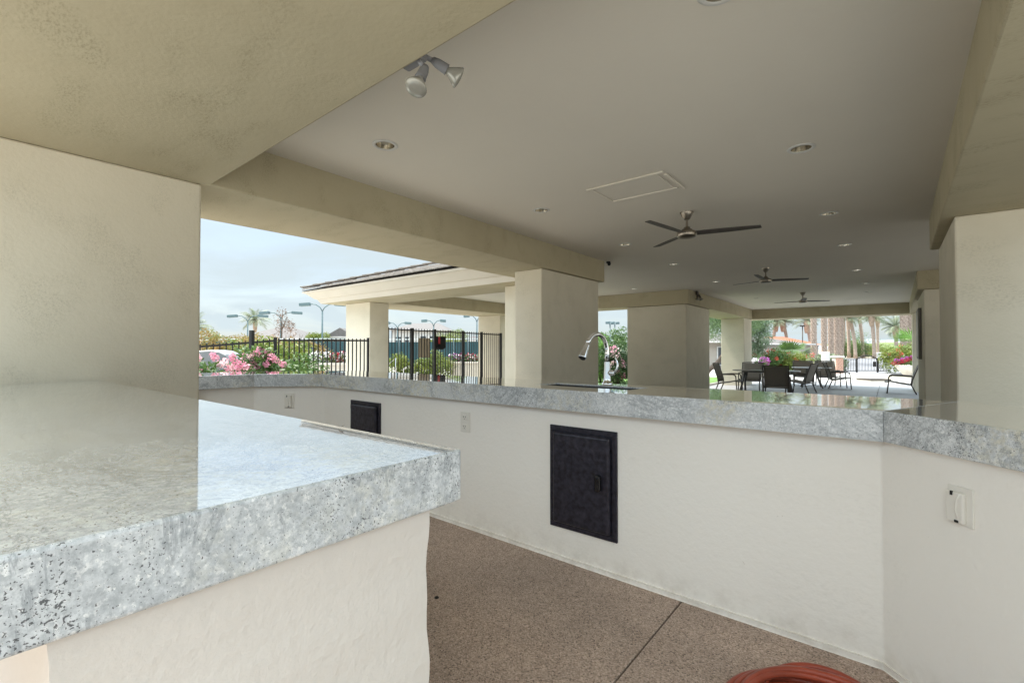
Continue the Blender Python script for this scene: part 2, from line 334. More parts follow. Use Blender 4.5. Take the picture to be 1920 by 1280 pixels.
# raised kitchen floor: cast bays with a joint between them
F0 = .407
kf = tag(B().prism([(-4.9, -1.0), (1.7, -1.0), (1.7, 2.1), (-4.9, 2.1)], 0, F0-.012).build('kitchen_floor', JOINT), kind='structure')
for a, b in ((-4.9, -2.65), (-2.644, -.655), (-.649, 1.7)):
    B().prism([(a, -1.0), (b, -1.0), (b, 2.1), (a, 2.1)], F0-.012, F0, bevel=.002, seg=1).build('concrete_bay', AGG, kf)
tag(B().prism([(-12, -20), (12, -20), (12, -1.02), (-12, -1.02)], .02, .38).build('terrace', DECK), kind='structure')

# ------------------------------------------------------------------ pavilion
ZB = 2.55; ZC = 2.91; ZT = 2.935
pav = empty('pavilion', (-2, 10, 0), 'open cream plaster pavilion with flat grey ceiling, deep tan beams and square columns', 'pavilion')
I = [(-3.70, 1.197), (-3.83, 7.25), (-9.80, 7.25), (-9.97, 11.95), (-3.97, 11.95), (-4.16, 19.9), (.47, 19.9), (.40, 11.97), (3.0, 11.97), (3.0, 7.3), (.36, 7.3), (.305, 1.197)]
O = [(-4.72, -.28), (-4.72, 6.18), (-11.30, 6.16), (-11.42, 12.75), (-5.1, 12.72), (-5.2, 20.95), (1.5, 20.95), (1.45, 13.0), (4.0, 13.0), (4.0, 6.3), (1.35, 6.3), (1.35, -.28)]
nI = len(I)
for i in range(nI):
    j = (i+1) % nI
    B().prism([I[i], I[j], O[j], O[i]], ZB, ZT, bevel=.012, seg=2).build('beam', BEAM, pav)
for pts in ([(-3.73, -.2), (-3.73, 1.15), (-4.62, 1.15), (-4.62, -.2)],
            [(-3.86, 5.42), (-3.88, 7.12), (-5.52, 7.12), (-5.52, 6.58), (-4.34, 6.58), (-4.34, 5.40)],
            [(-4.08, 12.12), (-4.10, 14.15), (-4.75, 14.15), (-4.75, 12.65), (-5.70, 12.65), (-5.70, 12.10)],
            [(-4.24, 18.9), (-4.24, 20.1), (-5.05, 20.1), (-5.05, 18.9)],
            [(-9.9, 6.66), (-9.88, 7.2), (-10.86, 7.2), (-10.86, 6.6)],
            [(-10.36, 12.1), (-10.36, 12.72), (-11.3, 12.72), (-11.3, 12.02)],
            [(.435, 5.56), (.435, 7.25), (1.32, 7.25), (1.32, 5.58)],
            [(.50, 12.05), (.49, 14.6), (1.4, 14.6), (1.4, 12.1)],
            [(.545, 19.65), (.545, 20.8), (1.4, 20.8), (1.4, 19.65)],
            [(3.1, 6.4), (3.9, 6.4), (3.9, 7.2), (3.1, 7.2)], [(3.1, 12.1), (3.9, 12.1), (3.9, 12.9), (3.1, 12.9)]):
    B().prism(pts, 0, ZB-.001, bevel=.014, seg=2).build('column', WALL, pav)
DL = [(-.545, 2.055), (-.512, 4.082), (-.521, 6.25), (-.515, 8.284), (-.493, 11.075), (-.453, 13.446), (-.458, 15.513),
      (-2.897, 2.073), (-2.943, 4.127), (-2.970, 6.244), (-2.993, 8.247), (-3.047, 11.009), (-4.996, 10.979), (-3.108, 15.369), (-8.1, 10.7)]
def plate(outer, holes, z, nh=20):
    bm = bmesh.new(); es = []
    for lp in [outer]+[[(x+r*math.cos(2*math.pi*k/nh), y+r*math.sin(2*math.pi*k/nh)) for k in range(nh)] for x, y, r in holes]:
        vs = [bm.verts.new((a, b, z)) for a, b in lp]
        es += [bm.edges.new((vs[k], vs[(k+1) % len(vs)])) for k in range(len(vs))]
    bmesh.ops.triangle_fill(bm, use_beauty=True, use_dissolve=False, edges=es)
    return bm
b = B(); b.bm.free()
b.bm = plate(I, [(x, y, .083) for x, y in DL], ZC)
ceilo = b.build('ceiling', CEIL, pav)
# attic slab that closes the roof above the lights
# cornice around the outside, stepped profile
prof = [(0, 2.552), (.055, 2.64), (.06, 2.655), (.11, 2.666), (.25, 2.786), (.275, 2.80), (.33, 2.806), (.335, 2.845), (.30, 2.86), (0.0, 2.87)]
def offs(P, o):
    n = len(P); out = []
    for i in range(n):
        a, b_, c = Vector(P[i-1]), Vector(P[i]), Vector(P[(i+1) % n])
        e1 = (b_-a).normalized(); e2 = (c-b_).normalized(); n1 = Vector((-e1.y, e1.x)); n2 = Vector((-e2.y, e2.x))
        k = (n1+n2); k = k/ max(k.dot(n1), .2); out.append(b_+k*o)
    return out
bb = B(); rings = []
for o_, z in prof: rings.append([bb.bm.verts.new((p[0], p[1], z)) for p in offs(O, o_)])
for r0, r1 in zip(rings, rings[1:]):
    for i in range(nI): bb.bm.faces.new((r0[i], r0[(i+1) % nI], r1[(i+1) % nI], r1[i]))
cor = bb.build('cornice', CORN, pav)
# tiled roof: plain slopes elsewhere, single tiles on the wing slope that is in view
SL = .30
ev = offs(O, .345)
roof = B()
inn = offs(O, -1.6)
for i in range(nI):
    j = (i+1) % nI
    roof.quad((*ev[i], 2.862), (*ev[j], 2.862), (*inn[j], 2.862+1.97*SL), (*inn[i], 2.862+1.97*SL))
roof.bm.faces.new([roof.bm.verts.new((*p, 2.862+1.97*SL)) for p in inn])
rfo = roof.build('roof', TILE, pav)
tm = B().box((0, 0, 0), (.322, .42, .026), bevel=.004, seg=1).mesh('roof_tile', TILE)
x0, y0 = ev[2]
for row in range(6):
    yy = y0+.15+row*.36; n = 21-row
    for k in range(n):
        xx = x0+.30+row*.36+k*.33+(.165 if row % 2 else 0)
        if xx > -5.0: continue
        t_ = link('roof_tile', tm, None, rfo, False)
        t_.location = Vector((xx, yy, 2.862+(yy-y0)*SL+.030+random.uniform(-.003, .003)))-Vector(pav.location)
        t_.rotation_euler = (math.atan(SL)-.045+random.uniform(-.01, .01), 0, random.uniform(-.01, .01))
hc = B().prism([(-.12, -.22), (.12, -.22), (.10, .22), (-.10, .22)], -.014, .014, bevel=.004, seg=1).mesh('hip_cap', TILE)
for k in range(13):
    a = .16+k*.215
    t_ = link('hip_cap', hc, None, rfo, False)
    t_.location = Vector((x0+a, y0+a, 2.862+a*SL+.085))-Vector(pav.location)
    t_.rotation_euler = (Matrix.Rotation(R(-45), 4, 'Z') @ Matrix.Rotation(math.atan(SL/1.414)-.05, 4, 'X')).to_euler()
# attic access hatch: thin taped outline on the ceiling
hat = B().box((-1.86, 4.10, ZC-.003), (.60, .44, .006)).build('access_hatch', CEIL, pav)
tp = B()
for c, d in (((-1.86, 3.87, ZC-.007), (.74, .03, .014)), ((-1.86, 4.335, ZC-.007), (.66, .03, .014)), ((-2.19, 4.10, ZC-.006), (.02, .44, .012)), ((-1.50, 4.17, ZC-.007), (.03, .46, .014))): tp.box(c, d, bevel=.005)
tp.build('caulk_line', stucco('old_caulk', (.755, .70, .60), (.70, .64, .55), 0, .3), pav)

# ------------------------------------------------------------------ recessed lights
names = ['nearest to the camera at the right, at the top edge', 'large one right of the ceiling hatch', 'right row just beyond the first fan blade', 'right row beside the right beam end', 'right row level with the second fan', 'right row behind the second fan', 'right row farthest, before the end beam',
         'nearest of the left row by the tan beam', 'left row in front of the first fan', 'left row behind the first fan at left', 'left row beyond the first fan', 'left row close to the twin spotlight', 'alone above the pillar gap at left', 'farthest of the left row near the third fan', 'in the side wing ceiling above the gate']
def downlight():
    e = empty('recessed_light', (0, 0, 0))
    B().lathe([(.068, -.001), (.070, -.006), (.088, -.006), (.094, -.001), (.094, .0)], n=32).build('trim', plain('trim_white', (.62, .60, .56), .4), e, False)
    B().lathe([(.069, -.002), (.064, .04), (.054, .085), (.045, .12), (.0, .125)], n=32).build('reflector', plain('reflector', (.72, .68, .60), .14, .95), e, False)
    B().lathe([(.0, .035), (.025, .038), (.036, .055), (.030, .085), (.018, .12)], n=16).build('bulb', plain('bulb_glass', (.75, .73, .68), .2), e, False)
    return e
dl0 = downlight()
for i, ((x, y), nm) in enumerate(zip(DL, names)):
    o = dl0 if i == 0 else copy_tree(dl0)
    o.location = (x, y, ZC-.001); tag(o, 'round recessed ceiling light, '+nm, 'ceiling light', 'recessed lights in the pavilion ceiling')
# ------------------------------------------------------------------ ceiling fans
def fan():
    e = empty('ceiling_fan', (0, 0, 0))
    B().lathe([(.072, 0), (.072, -.006), (.062, -.03), (.035, -.075), (.022, -.085), (0, -.086)], n=28).build('canopy', NICKEL, e, False)
    B().lathe([(.013, -.08), (.013, -.18)], n=12).build('rod', NICKEL, e, False)
    B().lathe([(.0, -.165), (.032, -.166), (.036, -.19), (.058, -.192), (.062, -.215), (.10, -.217), (.105, -.225), (.105, -.262), (.09, -.277), (.05, -.284), (0, -.286)], n=32).build('motor', NICKEL, e, False)
    bm = bmesh.new(); prev = None
    for k in range(9):
        s = k/8; x = .09+s*.63; wd = .046+.012*math.sin(s*3.0)-.010*s; tw = .22-.10*s; z = -.235+.012*s
        row = [bm.verts.new((x+(.02 if sg > 0 else 0)*s, sg*wd, z-sg*wd*math.sin(tw)+dz)) for sg in (-1, 1) for dz in (.004, -.004)]
        if prev:
            a0, a1, b0, b1 = prev; c0, c1, d0, d1 = row
            for f in ((a0, b0, d0, c0), (a1, c1, d1, b1), (a0, c0, c1, a1), (b0, b1, d1, d0)): bm.faces.new(f)
        else: bm.faces.new((row[0], row[1], row[3], row[2]))
        prev = row
    bm.faces.new((prev[0], prev[2], prev[3], prev[1]))
    q = B(); q.bm.free(); q.bm = bm; me = q.mesh('blade', BLADE)
    return e, me
FANS = [((-1.741, 5.209), 18, 'nearest ceiling fan, three dark blades under a nickel motor, beyond the hatch'),
        ((-1.80, 9.70), 29, 'middle of the three ceiling fans, dark blades spread flat'),
        ((-1.82, 14.55), 41, 'farthest ceiling fan, thin dark blades just before the end beam')]
e0, bm0 = fan()
for k in range(3): o = link('blade', bm0, None, e0, False); o.rotation_euler = (0, 0, R(120*k))
for i, ((x, y), a, lb) in enumerate(FANS):
    o = e0 if i == 0 else copy_tree(e0)
    o.location = (x, y, ZC-.001); o.rotation_euler = (0, 0, R(a)); tag(o, lb, 'ceiling fan', 'ceiling fans in a row along the pavilion')
# ------------------------------------------------------------------ twin spotlights
def aim(d): return Vector((0, 0, -1)).rotation_difference(Vector(d).normalized()).to_matrix().to_4x4()
def twin(loc, norm, lamps, lab, grey, s=1.0):
    e = empty('twin_spotlight', loc, lab, 'spotlight')
    n = Vector(norm)
    B().box(Vector(loc)+n*.03, (.12, .06, .11) if abs(n.y) > .5 else (.05, .10, .10), bevel=.008).build('base_plate', grey, e)
    for (off, d) in lamps:
        p0 = Vector(loc)+n*.02; p1 = Vector(loc)+Vector(off); dv = Vector(d).normalized()
        B().tube([p0, p1], .014*s, 10).tube([p1-dv*.01*s, p1+dv*.02*s, p1+dv*.075*s, p1+dv*.08*s], [.018*s, .026*s, .029*s, .031*s], 16).build('lamp_holder', grey, e)
        bu = B().lathe([(.014*s, -.07*s), (.020*s, -.085*s), (.050*s, -.135*s), (.058*s, -.15*s), (.056*s, -.158*s), (.03*s, -.164*s), (0, -.166*s)], o=p1, n=24, M=aim(dv)).build('bulb', plain('par_bulb', (.34, .33, .29), .18, .25), e)
    return e
GREYP = plain('lamp_grey', (.20, .20, .21), .5)
tb = Vector((-1.53, 1.198, 2.635))
a1, a2 = at(797, 128, 1.86), at(781, 162, 1.82); c1_, c2_ = at(814, 115, 1.93), at(842, 134, 1.95)
twin(tb, (0, 1, 0), [(a1-tb, a2-a1), (c1_-tb, c2_-c1_)], 'grey twin spotlight with two cone bulbs behind the edge of the near soffit', GREYP, .76)
twin((-3.955, 12.5, 2.86), (1, 0, 0), [((.06, -.06, -.05), (.1, -.35, -.9)), ((.06, .07, -.05), (.25, .45, -.85))], 'small dark twin spotlight on the beam above the middle pillar', BRONZE, .9)
cm = empty('security_camera', (-3.79, 7.31, ZC), 'tiny black dome camera on the ceiling at the end of the left beam', 'camera')
B().lathe([(.035, 0), (.037, -.02), (.03, -.025)], o=(-3.79, 7.31, ZC), cap=True).build('mount', DARK, cm)
B().lathe([(.028, -.022), (.03, -.045), (.02, -.068), (0, -.075)], o=(-3.77, 7.30, ZC)).build('dome', DARK, cm)

# ------------------------------------------------------------------ counters
K1 = 1.2113; K0 = 1.1163
gc = empty('grill_counter', (-2.2, .3, F0), 'near counter with thick pale granite top and cream plaster base, against the left pillar', 'counter')
B().prism([(-.63, -.30), (-.63, .625), (-3.726, .625), (-3.726, -.30)], K0, K1, bevel=.005, seg=3).build('granite_slab', G1, gc)
# plaster base, corners a little wavy as trowelled
bw = bmesh.new(); nz = 26; ny = 10; cols = []
loop = []
x1, ya, yb = -.652, .071, .562
for k in range(ny+1): loop.append((x1, ya+(yb-ya)*k/ny, 1 if 0 < k < ny else 0))
loop += [(-1.6, yb, 1), (-3.72, yb, 1), (-3.72, ya, 1), (-1.6, ya, 1)]
rr = []
for z_ in range(nz+1):
    z = F0+(K0-.001-F0)*z_/nz; ring = []
    for (x, y, f) in loop:
        j = .0022*math.sin(z*19+y*9)+.0012*math.sin(z*53+1)
        ring.append(bw.verts.new((x+j*.8, y+(j if not f else 0), z)))
    rr.append(ring)
for a, c in zip(rr, rr[1:]):
    for k in range(len(loop)): bw.faces.new((a[k], a[(k+1) % len(loop)], c[(k+1) % len(loop)], c[k]))
bw.faces.new(rr[-1])
q = B(); q.bm.free(); q.bm = bw
ob = q.build('plaster_base', KWALL_DIM, gc)
bar = empty('bar_counter', (-1.8, 2.1, F0), 'long angled bar with grey granite top, cream plaster wall and two black access doors', 'counter')
inner = [(-3.735, 1.14), (-3.70, 1.494), (-3.335, 1.83), (-.022, 1.822), (.62, 1.20), (.62, -1.2)]
outer = [(-4.52, 1.16), (-4.41, 1.80), (-3.86, 2.42), (.20, 2.45), (1.28, 1.45), (1.28, -1.2)]
SK = [(-1.50, 2.04), (-.95, 2.04), (-.95, 2.26), (-1.50, 2.26)]
def fall(bm, i):
    a = Vector(inner[i]); d = Vector(inner[i+1])-a; n = Vector((-d.y, d.x)).normalized()
    for v in bm.verts:
        if v.co.z > K1-.05: v.co.z -= .0155*max(0, abs(n.dot(Vector(v.co.xy)-a)))
def slab(i, mat, hole=None):
    g = .0006
    pts = [inner[i], inner[i+1], outer[i+1], outer[i]]
    if not hole:
        bq = B().prism(pts, K0, K1, bevel=.004, seg=2); fall(bq.bm, i)
        return bq.build('granite_slab', mat, bar)
    bt = B(); bt.bm.free(); bt.bm = bmesh.new()
    bm = bt.bm
    def loopv(P, z): return [bm.verts.new((a, b_, z)) for a, b_ in P]
    top = loopv(pts, K1); bot = loopv(pts, K0); ht = loopv(hole, K1); hb = loopv(hole, K1-.008)
    es = [bm.edges.new((l[k], l[(k+1) % 4])) for l in (top, ht) for k in range(4)]
    bmesh.ops.triangle_fill(bm, use_beauty=True, edges=es)
    for k in range(4):
        bm.faces.new((top[k], top[(k+1) % 4], bot[(k+1) % 4], bot[k])); bm.faces.new((ht[k], ht[(k+1) % 4], hb[(k+1) % 4], hb[k]))
    fall(bm, i)
    return bt.build('granite_slab', mat, bar)
slab(0, G3); slab(1, G4); slab(2, G2, SK); slab(3, G2); slab(4, G2)
fr = [(-3.80, 1.14), (-3.742, 1.512), (-3.352, 1.868), (-.028, 1.866), (.66, 1.20), (.66, -1.2)]
bk = [(-4.05, 1.14), (-3.98, 1.62), (-3.47, 2.08), (.06, 2.07), (.88, 1.30), (.88, -1.2)]
B().prism(fr+bk[::-1], F0, K0-.0005, bevel=.004).build('plaster_wall', KWALL, bar)
fs = [(-3.796, 1.14), (-3.738, 1.510), (-3.351, 1.863), (-.029, 1.861), (.656, 1.20), (.656, -1.2)]
B().prism(fs+[(a+.03, b_+.03) if a > 0 else (a-.0, b_+.03) for a, b_ in fr[::-1]], F0, F0+.022, bevel=.003).build('plaster_skirt', KWALL, bar)
# outer side wall that carries the overhang
# sink
sk = empty('sink', (-1.225, 2.15, K1-.2), 'undermount steel sink let into the bar top in front of the tap', 'sink')
s_ = B(); a, b_, c, d = -1.515, -.935, 2.025, 2.275
z1, z0 = K1-.0165, K1-.19
s_.quad((a, c, z1), (b_, c, z1), (b_, c, z0), (a, c, z0)); s_.quad((a, d, z1), (b_, d, z1), (b_, d, z0), (a, d, z0)); s_.quad((a, c, z1), (a, d, z1), (a, d, z0), (a, c, z0)); s_.quad((b_, c, z1), (b_, d, z1), (b_, d, z0), (b_, c, z0)); s_.quad((a, c, z0), (b_, c, z0), (b_, d, z0), (a, d, z0))
s_.build('basin', plain('basin_steel', (.10, .10, .105), .45, .8), sk)
B().lathe([(.0, .004), (.03, .004), (.04, .001)], o=(-1.225, 2.15, z0)).build('drain', CHROME, sk)
K1 -= .009
# faucet (spout swings towards the kitchen side)
fx, fy = -1.256, 2.405
fc = empty('kitchen_faucet', (fx, fy, K1), 'chrome gooseneck pull down tap standing behind the sink on the bar', 'faucet')
B().lathe([(.030, 0), (.030, .004), (.024, .010), (.020, .03), (.0175, .10), (.0165, .125)], o=(fx, fy, K1), n=28).build('base', CHROME, fc)
pts = [(fx, fy, K1+.11), (fx, fy, K1+.175)]
cz_ = K1+.180; rr_ = .100; dx, dy = -.10, -.995
for k in range(0, 15):
    a = math.pi*k/14*.85; pts.append((fx+dx*(rr_-rr_*math.cos(a)), fy+dy*(rr_-rr_*math.cos(a)), cz_+rr_*math.sin(a)))
B().tube(pts, .0125, 14).build('spout', CHROME, fc)
e_ = Vector(pts[-1]); dr = (Vector(pts[-1])-Vector(pts[-2])).normalized(); 
B().tube([e_, e_+dr*.01, e_+dr*.04, e_+dr*.085, e_+dr*.09], [.0135, .0145, .0155, .022, .0215], 18).build('spray_head', CHROME, fc)
B().tube([e_+dr*.0905, e_+dr*.094], [.018, .017], 16).build('spray_face', DARK, fc)
hv = Vector((.85, .10, 0))
B().tube([Vector((fx, fy, K1+.062)), Vector((fx, fy, K1+.062))+hv*.038, Vector((fx, fy, K1+.062))+hv*.050], [.017, .017, .013], 16).build('valve', CHROME, fc)
hb_ = Vector((fx, fy, K1+.062))+hv*.043
B().tube([hb_, hb_+Vector((.022, .0, .02)), hb_+Vector((.026, .0, .05)), hb_+Vector((.016, 0, .085)), hb_+Vector((.008, 0, .10))], [.008, .0075, .006, .005, .003], 10).build('lever', CHROME, fc)

K1 += .009
# access doors
def door(x0, x1, zb, zt, lab):
    y = 1.866
    f = B()
    wv = .022
    for c, d in (((.5*(x0+x1), y-.003, zt-wv/2), (x1-x0, .012, wv)), ((.5*(x0+x1), y-.003, zb+wv/2), (x1-x0, .012, wv)), ((x0+wv/2, y-.003, .5*(zb+zt)), (wv, .012, zt-zb-2*wv)), ((x1-wv/2, y-.003, .5*(zb+zt)), (wv, .012, zt-zb-2*wv))): f.box(c, d, bevel=.0015, seg=1)
    f.box((.5*(x0+x1), y-.0012, .5*(zb+zt)), (x1-x0-.01, .006, zt-zb-.01))
    fo = f.build('door_frame', BLACK, bar); fo['label'] = lab
    do = B().box((.5*(x0+x1), y-.017, .5*(zb+zt)), (x1-x0-.055, .022, zt-zb-.055), bevel=.011, seg=3).build('door_panel', BLACK, fo, True)
    hx, hz = x0+(x1-x0)*.79, zb+(zt-zb)*.53
    B().box((hx, y-.044, hz), (.026, .030, .072), bevel=.010, seg=3).build('door_handle', plain('handle_black', (.01, .01, .012), .2), fo, True)
    for z in (zt-.045, zb+.05): B().box((x0+.024, y-.012, z), (.010, .022, .03), bevel=.003).build('hinge', BLACK, fo, True)
def fixpar():
    pass
door(-1.275, -.926, .5616, 1.039, 'larger looking black steel access door in the middle of the bar wall')
door(-2.99, -2.64, .5616, 1.039, 'black steel access door half hidden behind the near counter')
# outlets
def outlet(c, ang, lab, cover):
    e = empty('wall_outlet', c, lab, 'outlet', rz=ang)
    B().box((0, -.003, 0), (.070, .006, .112), bevel=.002).build('cover_plate', OUTL, e, False)
    if cover:
        B().box((-.006, -.012, -.004), (.048, .014, .088), bevel=.004).build('flip_cover', OUTL, e, False)
        B().tube([(.010, -.018, .038), (.002, -.019, .02), (-.002, -.019, -.01), (.004, -.018, -.034)], .003, 8).build('latch_rib', OUTL, e, False)
        B().box((.001, -.0195, -.043), (.010, .004, .007)).build('opening', DARK, e, False); B().box((-.012, -.0195, .036), (.006, .004, .012)).build('opening', DARK, e, False)
    else:
        for z in (.026, -.026):
            s = B().box((0, -.007, z), (.034, .006, .028), bevel=.003).build('socket', OUTL, e, False)
            B().box((-.007, -.0104, z+.003), (.0025, .001, .009)).box((.007, -.0104, z+.003), (.0025, .001, .009)).lathe([(.0, 0), (.0025, 0)], o=(0, -.0106, z-.008), M=Matrix.Rotation(R(90), 4, 'X'), n=8).build('slot', DARK, s, False)
    return e
outlet((-1.850, 1.8655, .993), 0, 'plain double outlet in the bar wall between the two black doors', False)
outlet((-3.548, 1.6875, 1.008), math.atan2(.356, .390), 'small covered outlet on the angled left end of the bar wall', True)
pr = at(1803, 948, 1.0)
# right hand outlet: on the wall face between (-.028,1.866) and (.66,1.20)
ux, uy = (.688), (-.666); L_ = math.hypot(ux, uy); ux /= L_; uy /= L_
# solve ray / wall in plan
A = (pr.x, pr.y); det = A[0]*(-uy)-A[1]*(-ux); tt = ((-.028)*(-uy)-(1.866)*(-ux))/det
rp = Vector((A[0]*tt, A[1]*tt)); rz_ = EYE+(pr.z-EYE)*tt
outlet((rp.x, rp.y-.0005, rz_), math.atan2(uy, ux), 'white covered outlet on the angled wall at the right edge', True).scale = (.9, .9, .9)

# garden hose, coiled
hs = empty('garden_hose', (-.19, 1.47, F0), 'coiled reddish rubber garden hose lying on the brown floor', 'hose')
hp = []
cxh, cyh = -.122, 1.392
for k in range(0, 420):
    a = k*.16; turn = a/(2*math.pi); lay = int(turn); f = turn-lay; f = f*f*(3-2*f)
    off = [0, 2, 1, 3, .5, 2.5, 1.4, 3.2, .2, 2.1, 1.0][lay % 11]; nxt = [0, 2, 1, 3, .5, 2.5, 1.4, 3.2, .2, 2.1, 1.0][(lay+1) % 11]
    rad = .188+.021*(off*(1-f)+nxt*f)+.010*math.sin(a*.77+lay)
    z = F0+.0105+.0092*(lay//2)+.009*(1+math.sin(a*.9+lay*1.3))*(lay > 1)
    hp.append((cxh+rad*math.cos(a)+.012*math.sin(lay*1.7), cyh+rad*math.sin(a)+.010*math.cos(lay*2.3), max(z, F0+.0102)))
B().tube(hp, .0092, 8).build('hose_coil', HOSE, hs)
lp = []
for k in range(25):
    t = k/24; a = R(35+110*t)
    rr3 = .245-.06*abs(2*t-1)**2; lp.append((cxh+rr3*math.cos(a)-.02, cyh+rr3*math.sin(a), F0+.030+.034*math.sin(math.pi*t)))
B().tube(lp, .0093, 10).build('loose_loop', HOSE, hs)
# small litter
lf = B(); p = Vector((-.877, .617, K1+.004))
p = Vector((-1.02, .600, K1))
lf.bm.faces.new([lf.bm.verts.new(p+Vector(v)) for v in ((0, 0, .001), (.012, .006, .006), (.026, .004, .012), (.012, -.003, .004))])
tag(lf.build('dry_leaf', BRN), 'tiny dry leaf lying on the far edge of the near granite top', 'leaf')
tag(B().lathe([(0, .006), (.006, .005), (.010, 0)], o=(-1.42, 1.27, F0), n=7).build('pebble', DARK), 'small black pebble on the brown floor beside the near counter', 'pebble')

# wall panel on the far right pillar
tvp = empty('wall_board', (.45, 13.4, 1.1), 'tall narrow grey board fixed to the side of the far right pillar', 'board')
B().box((.468, 13.40, 1.72), (.05, 1.0, 1.07), bevel=.006).build('frame', plain('board_grey', (.16, .15, .14), .5), tvp)
B().box((.441, 13.40, 1.72), (.006, .9, .97)).build('panel', plain('board_face', (.30, .29, .27), .4), tvp)

# ------------------------------------------------------------------ patio furniture
def chair(light=False):
    e = empty('sling_chair', (0, 0, 0)); S = SLINGL if light else SLING; W = .31
    for s in (-1, 1):
        y = s*W
        B().tube([(.30, y, .0), (.27, y, .30), (.26, y, .50), (.24, y, .555), (.18, y, .58), (-.05, y, .575), (-.28, y, .555)], [.017, .017, .017, .02, .02, .02, .017], 8).build('arm', BRONZE, e, False)
        B().tube([(-.36, y, 0), (-.25, y, .28), (-.27, y, .45), (-.34, y, .68), (-.42, y, .91)], .018, 8).build('back_leg', BRONZE, e, False)
        B().tube([(-.25, y*.93, .29), (.0, y*.93, .33), (.22, y*.93, .38), (.36, y*.93, .36)], .016, 8).build('seat_rail', BRONZE, e, False)
    def strip(P, name):
        b = B(); n = 8; pv_ = None
        for (x, z) in P:
            row = [b.bm.verts.new((x-(.018*(1-(2*k/n-1)**2) if name == 'backrest' else 0), -W*.93+2*W*.93*k/n, z-(.014*(1-(2*k/n-1)**2) if name == 'seat' else 0))) for k in range(n+1)]
            if pv_:
                for k in range(n): b.bm.faces.new((pv_[k], pv_[k+1], row[k+1], row[k])).smooth = True
            pv_ = row
        o = b.build(name, S, e, False); m = o.modifiers.new('thick', 'SOLIDIFY'); m.thickness = .006
    strip([(-.24, .31), (-.12, .305), (.02, .33), (.2, .375), (.30, .385), (.355, .36)], 'seat')
    strip([(-.245, .33), (-.26, .44), (-.30, .56), (-.345, .70), (-.40, .86), (-.41, .885)], 'backrest')
    B().tube([(-.42, -W, .905), (-.43, 0, .915), (-.42, W, .905)], .016, 8).build('top_bar', BRONZE, e, False)
    B().tube([(.34, -W*.93, .36), (.34, W*.93, .36)], .012, 8).tube([(-.26, -W, .30), (-.26, W, .30)], .012, 8).build('cross_bar', BRONZE, e, False)
    return e
c0 = chair(); c1 = chair(True)
def yaw_at(p, toward): return math.atan2(toward.y-p.y, toward.x-p.x)
T1 = Vector((-2.98, 15.95, 0)); T2 = gx(1521, 16.6)
CH = [(Vector((-3.98, 15.80, 0)), 0, 'brown sling chair at the left end of the long table, facing right'),
      (Vector((-3.62, 16.95, 0)), -88, 'brown sling chair behind the long table, back to the left white column'),
      (gx(1456, 13.1), 95, 'nearest brown sling chair, seen from behind at the long table'),
      (gx(1499, 14.7), 168, 'brown sling chair at the right end of the long table, turned sideways'),
      (gx(1506, 17.6), -80, 'sling chair behind the round table, left of its legs'),
      (gx(1552, 17.3), -70, 'paler backed sling chair behind the round table, right of its legs'),
      (gx(1572, 16.2), 15, 'sling chair right of the round table facing right towards the gate')]
used = False
for p, a, lb in CH:
    o = c0 if not used else copy_tree(c0); used = True
    o.location = (p.x, p.y, .032); o.rotation_euler = (0, 0, R(a)); tag(o, lb, 'chair', 'sling chairs at the patio tables')
p = Vector((.20, 18.80, 0)); c1.location = (p.x, p.y, .032); c1.rotation_euler = (0, 0, R(180)); c1.scale = (1.05, 1.0, .95); tag(c1, 'lone armchair with pale sling and dark curved frame by the right column', 'chair')
t1 = empty('long_table', (T1.x, T1.y, .03), 'long dark oval patio table among the brown chairs', 'table')
b = B(); pts = []
for k in range(28):
    a = 2*math.pi*k/28; pts.append((T1.x+.92*math.copysign(abs(math.cos(a))**.7, math.cos(a)), T1.y+.52*math.copysign(abs(math.sin(a))**.7, math.sin(a))))
b.prism(pts, .725, .75, bevel=.006).build('table_top', TABLE, t1)
for s in (-1, 1):
    for q_ in (-1, 1): B().tube([(T1.x+s*.55, T1.y+q_*.12, .70), (T1.x+s*.62, T1.y+q_*.16, .35), (T1.x+s*.66, T1.y+q_*.38, .03)], [.03, .03, .035], 8).build('leg', TABLE, t1)
B().box((T1.x, T1.y, .70), (1.3, .30, .04), bevel=.01).build('apron', TABLE, t1)
t2 = empty('round_table', (T2.x, T2.y, .03), 'round patio table with splayed legs, right of the long table', 'table')
B().lathe([(0, .75), (.60, .75), (.61, .74), (.60, .725), (0, .725)], o=(T2.x, T2.y, 0), n=40).build('table_top', plain('table_top_grey', (.35, .36, .37), .15), t2)
for k in range(4):
    a = R(45+90*k+10); B().tube([(T2.x+.18*math.cos(a), T2.y+.18*math.sin(a), .72), (T2.x+.26*math.cos(a), T2.y+.26*math.sin(a), .40), (T2.x+.44*math.cos(a), T2.y+.44*math.sin(a), .03)], .022, 8).build('leg', TABLE, t2)
